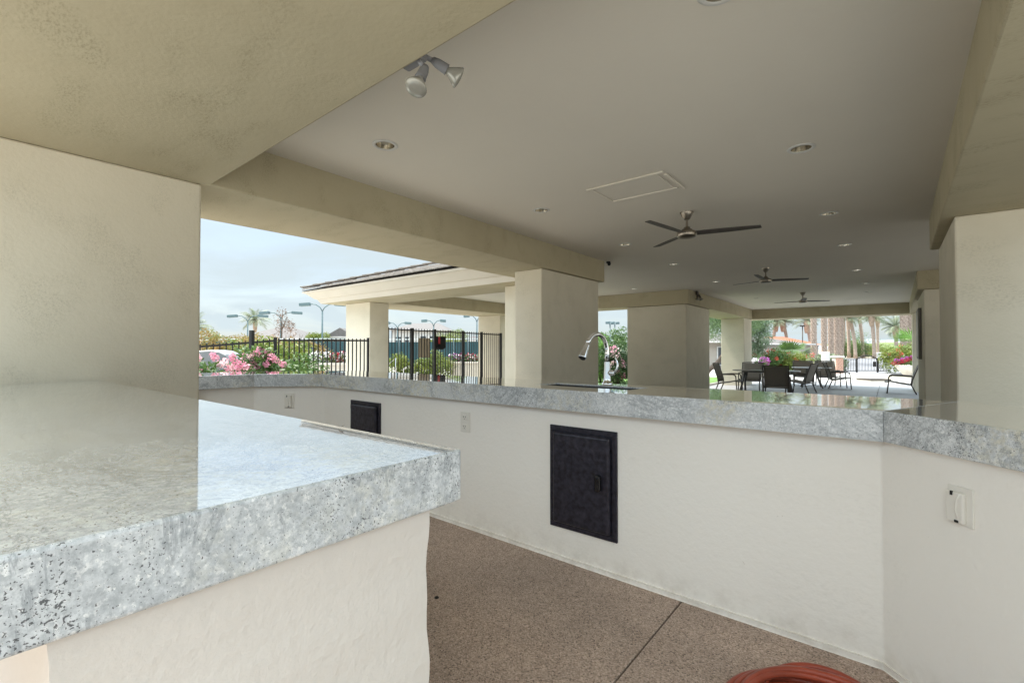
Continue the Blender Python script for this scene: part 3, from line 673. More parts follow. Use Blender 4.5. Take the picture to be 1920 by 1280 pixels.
# ------------------------------------------------------------------ plants
def leaves(name, n, shape, size, mat, parent=None, aspect=.45, droop=0, seed=0, kind=None, world=True):
    """n small leaf faces; shape(rnd) -> (point, outward)"""
    rnd = random.Random(seed); V = []; F = []
    for i in range(n):
        p, nrm = shape(rnd)
        d = Vector((rnd.gauss(0, 1), rnd.gauss(0, 1), rnd.gauss(0, .7)-droop)); d.normalize()
        d = (d+Vector(nrm)*.6).normalized(); s = d.cross(Vector((rnd.gauss(0, 1), rnd.gauss(0, 1), rnd.gauss(0, 1))))
        if s.length < 1e-4: continue
        s.normalize(); l = size*rnd.uniform(.6, 1.35); wd = l*aspect*.5; p = Vector(p); k = len(V)
        V += [p-d*l*.5, p+s*wd, p+d*l*.5, p-s*wd]; F.append((k, k+1, k+2, k+3))
    me = bpy.data.meshes.new(name); me.from_pydata(V, [], F); me.materials.append(mat)
    o = link(name, me, None, parent, world)
    if n > 300: kind = kind or 'stuff'
    if kind: o['kind'] = kind
    return o
def blob(cs, flat=1.0, hollow=.35):
    """cs: list of (center, radius) clumps; even density inside each"""
    wts = [r**2.2 for c, r in cs]; tot = sum(wts)
    def f(rnd):
        x = rnd.uniform(0, tot); i = 0
        while x > wts[i] and i < len(wts)-1: x -= wts[i]; i += 1
        c, r = cs[i]; u = Vector((rnd.gauss(0, 1), rnd.gauss(0, 1), rnd.gauss(0, 1))).normalized()
        k = r*(hollow+(1-hollow)*rnd.random()**.5)*(1+.16*rnd.gauss(0, 1)*.6)
        return Vector(c)+Vector((u.x*k, u.y*k, u.z*k*flat)), u
    return f
def clumps(c, rx, ry, rz, n, r, seed, lo=0):
    rnd = random.Random(seed); out = []
    for i in range(n):
        while True:
            u = Vector((rnd.uniform(-1, 1), rnd.uniform(-1, 1), rnd.uniform(-1 if not lo else -.2, 1)))
            if u.length < 1: break
        out.append((Vector((c[0]+u.x*rx, c[1]+u.y*ry, c[2]+u.z*rz)), r*rnd.uniform(.55, 1.25)))
    return out
def bush(c, rx, ry, h, n, size, mat, lab, cat='bush', group=None, seed=1, cl=14, flowers=None, name='bush', crad=None):
    e = empty(name, (c[0], c[1], 0), lab, cat, group)
    cs = clumps((c[0], c[1], h*.52), rx*.8, ry*.8, h*.42, cl, crad or min(rx, h)*.42, seed)
    leaves('foliage', n, blob(cs), size, mat, e, seed=seed)
    st = B(); rnd = random.Random(seed)
    for k in range(5):
        q_ = cs[k % len(cs)][0]; st.tube([(c[0]+rnd.uniform(-.1, .1), c[1]+rnd.uniform(-.1, .1), 0), (c[0]*.5+q_.x*.5, c[1]*.5+q_.y*.5, q_.z*.5), q_], [.03, .02, .01], 5)
    st.build('stem', BARK2, e)
    if flowers:
        for (fm, nc, per, fs, fr_) in flowers:
            fl = sorted(cs, key=lambda t: rnd.random())
            for k in range(nc):
                cc_, r_ = fl[k % len(fl)]; u = Vector((rnd.gauss(0, 1)-.0, rnd.gauss(0, 1), abs(rnd.gauss(0, 1))))
                toc = Vector((-cc_.x, -cc_.y, .0)).normalized(); u = (u.normalized()+toc*.9).normalized()
                pc = cc_+u*r_*1.02
                leaves('flower_cluster', per, blob([(pc, fr_)], hollow=.2), fs, fm, e, aspect=.9, seed=seed*31+k)
    return e
def at2(px_, d): p = gx(px_, d); return (p.x, p.y)
# oleander with pink flowers just outside the bar, left
for i, (px_, d, r_, h, lb) in enumerate([(385, 6.5, .55, 1.40, 'pink flowering oleander bush at the far left behind the bar top'), (445, 6.3, .50, 1.36, 'low pink oleander bush in front of the black square post'), (502, 6.7, .50, 1.52, 'tallest pink oleander bush, right of the black square post')]):
    x, y = at2(px_, d)
    lastb = bush((x, y), r_, r_, h, 4200, .09, LG, lb, 'oleander', 'pink oleanders behind the bar', seed=20+i, cl=22, name='oleander', crad=.24)
    for k, (fx_, fy_) in enumerate([[(371, 670), (366, 684), (384, 693), (400, 667), (412, 684), (405, 672)], [(422, 677), (435, 669), (441, 679), (452, 682), (435, 691), (461, 688), (446, 690), (428, 690)], [(468, 667), (459, 669), (476, 681), (482, 660), (491, 666), (502, 662), (510, 669), (516, 675), (491, 684), (500, 682), (530, 682), (487, 655), (472, 690), (482, 688)]][i]):
        leaves('flower_cluster', 60, blob([(at(fx_, fy_, d-.36+.06*(k % 3)), .052)], hollow=.3), .026, PINK if k % 4 else PINK2, lastb, aspect=.9, seed=900+k+20*i)
x, y = at2(583, 7.8); bush((x, y), .8, .5, 1.18, 4200, .07, LG, 'low plain green bush right of the oleanders', seed=33, name='bush')
# wild yellow green and rust shrubs beyond the fence
for i, (px_, d, rx, h, mt, lb) in enumerate([(385, 17, 1.7, 1.95, LO, 'rust and yellow green shrub at the far left beyond the fence'), (440, 19, 1.7, 1.7, LY, 'yellow green shrub beyond the fence behind the black post'), (500, 16, 1.2, 1.55, LY, 'yellow green shrub just right of the black post'), (548, 15, 1.2, 1.55, LY, 'tall grassy shrub seen through the fence bars, centre'), (585, 15.5, .8, 1.6, LO, 'dry pinkish shrub near the folded blue parasol'), (500, 24, 2.2, 2.2, LO, 'high sparse rusty shrub in front of the hipped house')]):
    x, y = at2(px_, d); bush((x, y), rx, rx*.7, h, 9000, .11, mt, lb, 'shrub', 'wild shrubs beyond the fence', seed=40+i, cl=34, name='shrub', crad=.42)
# through the gap between the pillars
for i, (px_, d, r_, h, mt, fl, lb) in enumerate([(1128, 17.5, .8, 1.95, LB, None, 'bright green bush at the left of the pillar gap behind the tap'), (1160, 19, 1.3, 2.25, LG, None, 'tall airy green bush filling the pillar gap'), (1157, 16.6, .75, 1.62, LD, [(PINK2, 14, 22, .05, .10), (PINK, 5, 40, .06, .13)], 'dark green rose bush with pale pink blooms behind the tap')]):
    x, y = at2(px_, d); bush((x, y), r_, r_, h, 8000, .085, mt, lb, 'bush', 'bushes in the pillar gap', seed=60+i, cl=26, crad=.36, flowers=fl, name='flower_bush' if fl else 'bush')
# mesquite tree between middle pillar and left column
def tree(base, h, crown, n, size, mat, lab, seed, limbs, trunk=BARK2, r0=.14, cat='tree', droop=0, aspect=.3, cr=1.0):
    e = empty('tree', (base[0], base[1], 0), lab, cat); rnd = random.Random(seed)
    t = B(); bx, by = base[0], base[1]
    for L_ in limbs:
        q_ = [Vector((bx, by, 0))]+[Vector((bx+a, by+b_, c_)) for a, b_, c_ in L_]
        t.tube(q_, [r0*(1-.75*k/(len(q_)-1)) for k in range(len(q_))], 8)
    t.build('trunk', trunk, e)
    leaves('crown', n, blob(crown), size, mat, e, aspect=aspect, droop=droop, seed=seed); return e
mx_, my_ = at2(1322, 27)
cp = gx(1350, 27); cs = clumps((cp.x, cp.y, 2.95), 1.9, 1.9, 1.0, 30, .62, 5)
tree((mx_, my_), 5, cs, 26000, .11, leafmat('leaf_mesquite', (.10, .17, .07), (.17, .24, .11)), 'leaning dark trunked tree with fine green leaves between pillar and column', 5, [[(.55, .4, .6), (.95, .75, 1.35), (1.5, 1.2, 2.6)], [(.55, .4, .6), (1.2, .95, 1.25), (2.2, 1.7, 1.9)]], r0=.16)
mx_, my_ = at2(1417, 27)
tree((mx_, my_), 5, clumps((mx_, my_, 2.4), .75, .75, 1.3, 24, .40, 8), 9000, .11, leafmat('leaf_feathery', (.10, .17, .09), (.20, .26, .16)), 'feathery green tree just right of the left white column', 8, [[(.1, 0, 1.5), (.3, .2, 3)]], r0=.08)
# round topped trees in the distance
for i, (px_, yt, d, rr2, mt, lb) in enumerate([(842, 607, 62, 3.1, LY, 'rounded yellow green tree right of the two storey white house'), (828, 632, 40, 2.3, LY, 'lower olive tree in front of the white house'), (1212 // 1, 640, 60, 2.0, LG, 'dark tree hidden mostly by the middle pillar'), (596, 622, 58, 1.7, LY, 'small yellow green tree left of the gabled house'), (395, 620, 60, 2.4, LS, 'pale silvery tree at the far left by the pillar'), (432, 625, 55, 2.2, LO, 'low rusty tree in front of the hipped house')]):
    x, y = at2(px_, d); zt = zh(yt, d)
    tree((x, y), zt, clumps((x, y, zt-rr2*.9), rr2*.9, rr2*.9, rr2*.6, 30, rr2*.36, 70+i), 11000, .22, mt, lb, 70+i, [[(.1, 0, zt*.5), (.2, .1, zt*.8)]], r0=.18)
# dried seed tree with sparse brown leaves
x, y = at2(528, 50); zt = zh(580, 50)
e = tree((x, y), zt, clumps((x+.2, y, zt-1.9), 1.1, 1.1, 1.9, 16, .55, 91), 700, .22, BRN, 'thin tree with sparse brown leaves under the middle twin lamp', 91, [[(0, 0, zt*.5), (.1, 0, zt)], [(0, 0, zt*.6), (.7, .2, zt*.85)], [(0, 0, zt*.65), (-.6, .1, zt*.9)]], r0=.10)
x, y = at2(563, 30); b = B()
b.tube([(x, y, 0), (x, y, 1.9), (x-.1, y, 2.35)], [.04, .03, .01], 5).tube([(x, y, 1.9), (x+.3, y, 2.3)], [.02, .008], 5).tube([(x, y, 1.6), (x+.22, y, 1.95)], [.02, .008], 5)
tag(b.build('bare_shrub', BARK2), 'bare leafless stem rising above the fence before the sky', 'shrub')

# palms
def palm_crown(n, L, mat, seed, droop=1.0):
    rnd = random.Random(seed); V = []; F = []
    for i in range(n):
        az = rnd.uniform(0, 2*math.pi); el = rnd.uniform(-.35, 1.25); l = L*rnd.uniform(.8, 1.1); seg = 9
        d = Vector((math.cos(az)*math.cos(el), math.sin(az)*math.cos(el), math.sin(el))); p = Vector((0, 0, 0)); st_ = l/seg
        for k in range(seg):
            q_ = p+d*st_; side = d.cross(Vector((0, 0, 1))); side.normalize(); up = side.cross(d); wl = l*.23*math.sin(math.pi*(k+1.0)/(seg+1.3))
            for s in (-1, 1):
                for m_ in range(2):
                    a = p.lerp(q_, m_/2); c = a+side*s*wl+d*wl*.55-Vector((0, 0, wl*.35)); w_ = d*st_*.24; i0 = len(V)
                    V += [a-w_*.6, a+w_*.6, c+w_*.15]; F.append((i0, i0+1, i0+2))
            i0 = len(V); V += [p-side*.02*L/2, p+side*.02*L/2, q_+side*.01, q_-side*.01]; F.append((i0, i0+1, i0+2, i0+3))
            p = q_; d = (d-Vector((0, 0, .16*droop*(k+1)/seg*1.6))).normalized()
    me = bpy.data.meshes.new('crown'); me.from_pydata([tuple(v) for v in V], [], F); me.materials.append(mat); return me
crA = palm_crown(46, 2.3, LP, 3); crB = palm_crown(60, 3.2, LP, 4, .8)
def palm(px_, d, ytop, lab, r=.16, lean=0, thick=False, seed=0, group='slim palms beyond the gate', skirt=True, s=1.0):
    x, y = at2(px_, d); zt = zh(ytop, d); e = empty('palm_tree', (x, y, 0), lab, 'palm', group); rnd = random.Random(seed)
    lx, ly = rt[0]*lean, rt[1]*lean
    if thick:
        b = B(); n = 14; rings = []
        hs_ = 22
        b.tube([(x+lx*k/hs_, y+ly*k/hs_, zt*k/hs_) for k in range(hs_+1)], r*.86, 12)
        k = 0; z = .1
        while z < min(zt, 9):
            for j in range(7):
                a = 2*math.pi*(j+.5*(k % 2))/7+k*.13; f = z/zt; cx, cy = x+lx*f, y+ly*f; o_ = Vector((math.cos(a), math.sin(a), 0)); t_ = Vector((-o_.y, o_.x, 0)); c = Vector((cx, cy, z))
                p0 = c+o_*r*.80-t_*r*.34; p1 = c+o_*r*.80+t_*r*.34; p2 = c+o_*r*(1.14+rnd.uniform(-.04, .06))+Vector((0, 0, .12)); p3 = c+o_*r*.8+Vector((0, 0, .17))
                v = [b.bm.verts.new(q_) for q_ in (p0, p1, p2, p3)]
                b.bm.faces.new((v[0], v[1], v[2])); b.bm.faces.new((v[1], v[3], v[2])); b.bm.faces.new((v[3], v[0], v[2]))
            z += .13; k += 1
        b.build('trunk', BARK, e)
    else:
        pts = [(x+lx*f*f, y+ly*f*f, zt*f) for f in [k/8 for k in range(9)]]
        B().tube(pts, [r*1.25]+[r]*7+[r*.9], 8).build('trunk', BARK, e)
        if skirt:
            b = B()
            b.lathe([(r*.9, -1.7*s), (r*1.3, -1.45*s), (r*1.7, -.8*s), (r*1.8, -.25*s), (r*1.3, .1*s)], o=(x+lx, y+ly, zt), n=9, smooth=False)
            b.build('dead_frond_skirt', SKIRT, e)
    me = (crB if thick else crA)
    o = link('crown', me, None, e, False); o.location = (lx, ly, zt-(0 if thick else .1)); o.rotation_euler = (0, 0, seed*1.3); o.scale = (s, s, s)
    return e
for i, (px_, r_, lb) in enumerate([(1526, .235, 'leftmost thick date palm trunk, beside the red roof'), (1545.5, .235, 'second thick date palm trunk, left of the white pier'), (1558, .235, 'third thick date palm trunk, above the white pier'), (1569, .235, 'fourth thick date palm trunk, above the brick pier'), (1577, .235, 'fifth thick date palm trunk, touching the fourth one')]):
    palm(px_, 41+i*1.2, 430, lb, r_, thick=True, seed=i+1, group='thick date palms by the brick pier')
palm(1695, 40, 430, 'thick palm trunk partly behind the right bougainvillea', .26, thick=True, seed=11, group='thick date palms on the right')
palm(1707, 43, 430, 'rightmost thick palm trunk beside the right column', .28, thick=True, seed=12, group='thick date palms on the right')
for i, (px_, d, yt, lean, lb) in enumerate([(1449, 70, 601, .5, 'small palm standing above the grey tiled roof, left one'), (1478, 70, 601, -.8, 'small palm standing above the red roof, right one'), (1521, 66, 602, -.6, 'palm half hidden behind the leftmost thick trunk'),
        (1583, 73, 560, 0, 'bare slim palm trunk right of the thick group'), (1592, 71, 560, -.4, 'slim slightly leaning palm trunk before the gate arch'), (1604, 69, 596, -.8, 'brown headed palm above the left half of the gate'), (1618, 71, 570, -.9, 'tall slim leaning palm above the middle of the gate'),
        (1639, 67, 590, -.3, 'palm with swollen brown neck above the right gate post'), (1646, 73, 595, 0, 'thin darker palm close beside the swollen neck one'), (1681, 65, 612, -.1, 'lone palm with full crown seen whole against the sky')]):
    palm(px_, d, yt, lb, .22 if d < 73 else .18, lean=lean, seed=20+i)
palm(478, 75, 600, 'far fan palm above the hipped house roof under the left lamp', .2, seed=40, group='far palms on the left', s=1.15)
palm(360, 50, 612, 'far palm crown half hidden behind the left pillar', .2, seed=41, group='far palms on the left', s=1.0)
# fan palm shrub, low
def fanpalm(c, L, n, lab, seed, mat=LG, name='fan_palm', zc=.9):
    rnd = random.Random(seed); e = empty(name, (c[0], c[1], 0), lab, 'palm'); 
    for i in range(n):
        az = 2*math.pi*i/n+rnd.uniform(-.2, .2); el = rnd.uniform(-.1, 1.2); d = Vector((math.cos(az)*math.cos(el), math.sin(az)*math.cos(el), math.sin(el))); 
        b = Vector((c[0], c[1], zc)); tip = b+d*L*.55; V = []; F = []
        sd_ = d.cross(Vector((0, 0, 1))).normalized(); up = sd_.cross(d)
        V += [b-sd_*.012, b+sd_*.012, tip+sd_*.012, tip-sd_*.012]; F.append((0, 1, 2, 3))
        for k in range(13):
            a = (k-6)*.24; dd = (d*math.cos(a)+sd_*math.sin(a)).normalized(); l = L*.62*(1-.03*abs(k-6)); s_ = dd.cross(up).normalized(); i0 = len(V)
            V += [tip, tip+dd*l*.5+s_*.035, tip+dd*l-Vector((0, 0, .12*l)), tip+dd*l*.5-s_*.035]; F.append((i0, i0+1, i0+2, i0+3))
        me = bpy.data.meshes.new('frond'); me.from_pydata([tuple(v) for v in V], [], F); me.materials.append(mat); link('frond', me, None, e)
    B().tube([(c[0], c[1], 0), (c[0], c[1], zc)], .12, 8).build('trunk', BARK, e)
fanpalm(at2(1486, 30), 1.35, 22, 'low green fan palm in front of the grey roofed building', 3, zc=.75)
fanpalm(at2(1713, 27), 1.5, 16, 'upright green palm behind the right bougainvillea', 4, mat=LB, zc=1.3)
# yucca
x, y = at2(1422, 26); e = empty('yucca', (x, y, 0), 'spiky pale green yucca beside the left white column', 'yucca')
for i in range(46):
    rnd = random.Random(i); az = rnd.uniform(0, 6.28); el = rnd.uniform(.1, 1.4); d = Vector((math.cos(az)*math.cos(el), math.sin(az)*math.cos(el), math.sin(el))); s = d.cross(Vector((0, 0, 1))).normalized()*.03; p = Vector((x, y, .55)); l = rnd.uniform(.55, .85)
    me = bpy.data.meshes.new('blade_leaf'); me.from_pydata([tuple(p-s), tuple(p+s), tuple(p+d*l)], [], [(0, 1, 2)]); me.materials.append(LS if i % 2 else LG); link('leaf', me, None, e)
B().tube([(x, y, 0), (x, y, .55)], .06, 6).build('stem', BARK, e)
# bougainvilleas and flower beds at the far end
for i, (px_, d, rx, h, lb, fl) in enumerate([(1450, 27, 1.5, 1.25, 'orange bougainvillea left of the fan palm', [(ORG, 12, 30, .07, .13)]), (1484, 26.5, 1.2, 1.15, 'orange bougainvillea right, below the fan palm', [(ORG, 12, 30, .07, .15)]), (1700, 26, 1.25, 1.55, 'orange and yellow bougainvillea by the right column', [(ORG, 18, 22, .06, .12)])]):
    x, y = at2(px_, d); bush((x, y), rx, rx*.8, h, 6500, .10, LY if i != 0 else LG, lb, 'bougainvillea', 'orange bougainvilleas at the far end', seed=100+i, cl=26, crad=.40, flowers=fl, name='bougainvillea')
for i, (px_, d, rx, h, mt, lb) in enumerate([(1555, 30, 1.0, .95, LS, 'pale leafed shrub below the thick palm trunks'), (1592, 72, 3.0, 2.3, LG, 'round hedge shrub left of the gate'), (1624, 82, 4.0, 2.6, LY, 'yellow green shrub far behind the gate'), (1602, 88, 3.6, 4.6, LG, 'green tree like shrub behind the slim palms'), (1606, 74, 1.6, 1.9, BRN, 'reddish flowering shrub behind the left gate post')]):
    x, y = at2(px_, d); bush((x, y), rx, rx*.8, h, 6000, .16, mt, lb, 'shrub', 'shrubs near the far gate', seed=120+i, cl=26, name='shrub')
for i, (px_, d, h, m_, lb) in enumerate([(1428, 23.2, .30, (PURP, WHT), 'purple and white flowers in a pot by the left column'), ]):
    x, y = at2(px_, d); e = empty('flower_pot', (x, y, 0), lab := lb, 'flower pot')
    B().lathe([(.22, 0), (.30, .45), (.33, .5), (.30, .5), (.26, .42)], o=(x, y, 0)).build('pot', TERRA, e)
    leaves('foliage', 600, blob([(Vector((x, y, .62)), .34)]), .09, LG, e)
    leaves('flowers', 260, blob([(Vector((x+.12, y, .78)), .26)], hollow=.6), .06, m_[0], e, aspect=.9); leaves('pale_flowers', 160, blob([(Vector((x-.25, y, .78)), .2)], hollow=.6), .06, m_[1], e, aspect=.9, seed=4)
# white bowl planter with flowers on a pedestal at right
x, y = at2(1703, 23.0); zb_ = zh(704, 23.0)
e = empty('bowl_planter', (x, y, 0), 'cream bowl planter full of mixed flowers by the right column', 'planter')
B().lathe([(.16, .0), (.18, .02), (.13, zb_-.03), (.12, zb_), (.20, zb_+.03), (.42, zb_+.30), (.55, zb_+.52), (.50, zb_+.52), (.36, zb_+.33)], o=(x, y, 0), n=28).build('bowl', TERRA, e)
leaves('foliage', 900, blob([(Vector((x, y, zb_+.68)), .40), (Vector((x-.35, y-.2, zb_+.62)), .2)]), .08, LG, e)
leaves('red_flowers', 420, blob([(Vector((x-.55+.17*k, y-.35, zb_+.60+.06*k)), .11) for k in range(6)], hollow=.6), .05, RED, e, aspect=.9, seed=2); leaves('purple_flowers', 420, blob([(Vector((x-.45+.2*k, y-.25, zb_+.74+.06*k)), .10) for k in range(5)], hollow=.6), .05, PURP, e, aspect=.9, seed=3); leaves('yellow_flowers', 320, blob([(Vector((x+.1, y, zb_+.98)), .2)], hollow=.6), .08, LY, e, aspect=.9, seed=5)
# low planter walls
def boxat(px0, px1, yt, d, depth, mat, name, lab, cat, cap=None, z0=0):
    a = gx(px0, d); b_ = gx(px1, d); zt = zh(yt, d); f = Vector((f0[0], f0[1], 0))*depth
    e = empty(name, ((a.x+b_.x)/2, (a.y+b_.y)/2, z0), lab, cat)
    B().prism([(a.x, a.y), (b_.x, b_.y), (b_.x+f.x, b_.y+f.y), (a.x+f.x, a.y+f.y)], z0, zt, bevel=.01).build('body', mat, e)
    if cap:
        g = .03; r_ = Vector((rt[0], rt[1], 0))*g; h_ = Vector((f0[0], f0[1], 0))*g
        q_ = [a-r_-h_, b_+r_-h_, b_+r_+f+h_, a-r_+f+h_]
        B().prism([(v.x, v.y) for v in q_], zt+.001, zt+.05, bevel=.008).build('cap', cap, e)
    return e
boxat(1631, 1669, 712.5, 19.8, .8, TERRA, 'low_planter_box', 'low pinkish planter box on the patio before the gate', 'planter box', BRONZE)
boxat(1669, 1716, 705, 21.8, .6, WALL, 'garden_wall', 'low cream garden wall behind the lone armchair', 'wall')
e = boxat(1547, 1556, 659.5, 27.5, .35, WHOUSE, 'white_pier', 'narrow white pier in front of the thick palm trunks', 'pier')
e = boxat(1541, 1573, 678.5, 27.45, .45, WHOUSE, 'white_wall', 'low white wall at the foot of the white pier', 'wall')
# brick pier with a cap: single bricks in running bond
a = gx(1568, 26.5); b_ = gx(1581, 26.5); zt = zh(671, 26.5)
bp = empty('brick_pier', (a.x, a.y, 0), 'red brick gate pier with a pale stone cap left of the gate', 'pier')
u = (b_-a); Lb = u.length; u.normalize(); vv = Vector((-u.y, u.x, 0))
B().prism([tuple((a+u*.01+vv*.01).xy), tuple((b_-u*.01+vv*.01).xy), tuple((b_-u*.01+vv*.38).xy), tuple((a+u*.01+vv*.38).xy)], 0, zt).build('mortar_core', TERRA, bp)
bm_ = B().box((0, 0, 0), (Lb/2-.012, .10, .085), bevel=.006, seg=1).mesh('brick', BRICK)
k = 0; z = .05
while z < zt:
    for j in ((0, 1) if k % 2 == 0 else (0, .5, 1)):
        c = a+u*(Lb*(.25+.5*j)) if k % 2 == 0 else a+u*(Lb*(.5 if j == .5 else (.125 if j == 0 else .875)))
        o = link('brick', bm_, None, bp, False); o.location = Vector((c.x, c.y, z))-Vector((a.x, a.y, 0))+vv*(.04+random.uniform(-.004, .004)); o.rotation_euler = (0, 0, math.atan2(u.y, u.x))
        if k % 2 and j != .5: o.scale = (.5, 1, 1)
    z += .10; k += 1
B().prism([tuple((a-u*.05-vv*.06).xy), tuple((b_+u*.05-vv*.06).xy), tuple((b_+u*.05+vv*.45).xy), tuple((a-u*.05+vv*.45).xy)], zt+.03, zt+.11, bevel=.01).build('cap', WHOUSE, bp)

# ------------------------------------------------------------------ railings
def pale(h, r=.009): return B().box((0, 0, h/2), (2*r, 2*r, h)).mesh('picket', IRON)
def rail(p0, p1, z0a, z1a, z0b, z1b, n, e, posts=(), pick=None, ext=.04, rr=.016, pr=.03, bottom=None):
    """pickets from p0 to p1; top rail height z1a -> z1b"""
    p0 = Vector((p0[0], p0[1], 0)); p1 = Vector((p1[0], p1[1], 0)); base = Vector(e.location); ang = math.atan2(p1.y-p0.y, p1.x-p0.x)
    for k in range(n+1):
        f = k/n; p = p0.lerp(p1, f); zt_ = z1a+(z1b-z1a)*f
        o = link('picket', pick, None, e, False); o.location = Vector((p.x, p.y, zt_+ext))-base; o.rotation_euler = (0, 0, ang)
    for dz in (0, bottom if bottom is not None else -.95):
        b = B(); q0 = Vector((p0.x, p0.y, z1a+dz)); q1 = Vector((p1.x, p1.y, z1b+dz)); m = (q0+q1)/2; L_ = (q1-q0).length; dvec = (q1-q0).normalized()
        Mx = dvec.to_track_quat('X', 'Z').to_matrix().to_4x4(); b.box(m, (L_, rr*1.6, rr*2), M=Mx); b.build('rail', IRON, e)
    for f in posts:
        p = p0.lerp(p1, f); zt_ = z1a+(z1b-z1a)*f; B().box((p.x, p.y, (zt_+.06)/2), (pr*2, pr*2, zt_+.06), M=Matrix.Rotation(ang, 4, 'Z'), bevel=.004).build('post', IRON, e)
pk = B().box((0, 0, -.60), (.018, .018, 1.2)).mesh('picket', IRON)
pk2 = B().box((0, 0, -.95), (.016, .016, 1.9)).mesh('picket', IRON)
a = gx(350, 7.6); m = gx(516, 8.2); z_ = gx(690, 9.7)
f1 = empty('iron_fence', (m.x, m.y, 0), 'black iron railing behind the pink oleanders, stepping down to the left', 'fence')
rail(a, m, 0, zh(652, 7.6), 0, zh(638.5, 8.2), 14, f1, posts=(1,), pick=pk, pr=.027)
f2 = empty('iron_fence', (z_.x, z_.y, 0), 'black iron railing from the oleanders to the cream column', 'fence')
rail(m+Vector((.09, .02, 0)), z_, 0, zh(638, 8.2), 0, zh(638.5, 9.7), 20, f2, posts=(1,), pick=pk, pr=.02)
p = gx(472, 6.9); zt = zh(619, 6.9)
tag(B().box((p.x, p.y, zt/2), (.055, .055, zt), M=Matrix.Rotation(R(20), 4, 'Z'), bevel=.004).build('square_post', IRON), 'thick black square post standing alone above the pink oleanders', 'post')
gf = empty('iron_gate', (-9.9, 9.4, 0), 'tall black iron gate and railing between the two cream columns of the side wing', 'gate')
rail((-9.9, 7.22), (-9.9, 11.6), 0, 1.905, 0, 1.86, 45, gf, posts=(.172, .352, .603, .79, 1.0), pick=pk2, bottom=-1.7, ext=.05, pr=.032)
B().box((-9.925, 8.39, 1.43), (.012, .40, .53), bevel=.004).build('beige_panel', plain('panel_beige', (.60, .50, .38), .6), gf)
lk = B().box((-9.87, 8.93, 1.60), (.05, .36, .30), bevel=.01).tube([(-9.87, 8.93, 1.46), (-9.87, 8.93, 1.38)], [.17, .10], 16).build('lock_box', DARK, gf)
B().box((-9.838, 8.87, 1.64), (.012, .07, .20), bevel=.003).build('red_mark', plain('red_paint', (.45, .02, .03), .4), gf)
# far gate with an arched top
gA = gx(1582, 27.5); gB = gx(1606, 27.5); gC = gx(1645, 27.5); gD = gx(1668, 27.5); zr = zh(673.5, 27.5); zlow = .08
FG = empty('arched_gate', (gB.x, gB.y, 0), 'black iron gate with arched top rail beyond the patio, right of the brick pier', 'gate')
fe = empty('iron_fence', (gA.x, gA.y, 0), 'short black iron fence panel between the brick pier and the arched gate', 'fence')
ff = empty('iron_fence', (gD.x, gD.y, 0), 'black iron fence panel right of the arched gate', 'fence')
pk3 = B().box((0, 0, -zr/2+.05), (.02, .02, zr-.06)).mesh('picket', IRON)
rail(gA, gB, 0, zr, 0, zr, 8, fe, pick=pk3, ext=0, bottom=-zr+.1, rr=.02)
rail(gC+(gD-gC)*.1, gD, 0, zr, 0, zr, 7, ff, pick=pk3, ext=0, bottom=-zr+.1, rr=.02)
for k in range(15):
    f = k/14; q_ = gB.lerp(gC, f); za = zr-.02+.24*math.sin(math.pi*f)
    o = link('picket', B().box((0, 0, za/2), (.02, .02, za-.12)).mesh('picket', IRON), None, FG, False); o.location = Vector((q_.x, q_.y, .06))-Vector(FG.location)
B().tube([gB.lerp(gC, k/16)+Vector((0, 0, zr+.24*math.sin(math.pi*k/16))) for k in range(17)], .028, 6).build('arched_rail', IRON, FG)
B().tube([gB+Vector((0, 0, .12)), gC+Vector((0, 0, .12))], .02, 6).build('rail', IRON, FG)
for q_ in (gB, gC): B().box((q_.x, q_.y, (zr+.05)/2), (.09, .09, zr+.05)).build('post', IRON, FG)
q_ = gB.lerp(gC, .86); B().box((q_.x, q_.y-.06, zr-.28), (.16, .05, .30), bevel=.01).build('lock', IRON, FG)
q_ = gC.lerp(gD, .22); B().box((q_.x, q_.y-.06, zr-.42), (.24, .02, .26), bevel=.004).build('white_sign', WHOUSE, ff)
# ------------------------------------------------------------------ tennis courts: windscreen fence and twin lamps
def screen(px0, px1, d0, d1, yt, lab, n):
    a = gx(px0, d0); b_ = gx(px1, d1); e = empty('windscreen_fence', (a.x, a.y, 0), lab, 'fence', 'tennis court screens')
    for k in range(n):
        p, q_ = a.lerp(b_, k/n), a.lerp(b_, (k+1)/n); z = zh(yt, (d0+d1)/2); g = (q_-p)*.012; p = p+g; q_ = q_-g; nn = Vector((-(q_-p).y, (q_-p).x, 0)).normalized()*.02
        B().prism([(p.x, p.y), (q_.x, q_.y), (q_.x+nn.x, q_.y+nn.y), (p.x+nn.x, p.y+nn.y)], .05, z).build('screen_panel', TEAL, e)
        B().tube([(p.x, p.y, 0), (p.x, p.y, z+.25)], .035, 6).build('post', LAMPM, e)
    B().tube([(a.x, a.y, z+.2), (b_.x, b_.y, z+.2)], .03, 6).build('top_rail', plain('galvanised', (.5, .55, .55), .5), e)
screen(425, 652, 34, 32, 640.5, 'dark green windscreen fence behind the shrubs at left', 8)
screen(700, 905, 36, 33, 641, 'dark teal windscreen fence behind the black gate', 8)
screen(345, 440, 60, 52, 640, 'farther green windscreen fence at the far left', 4)
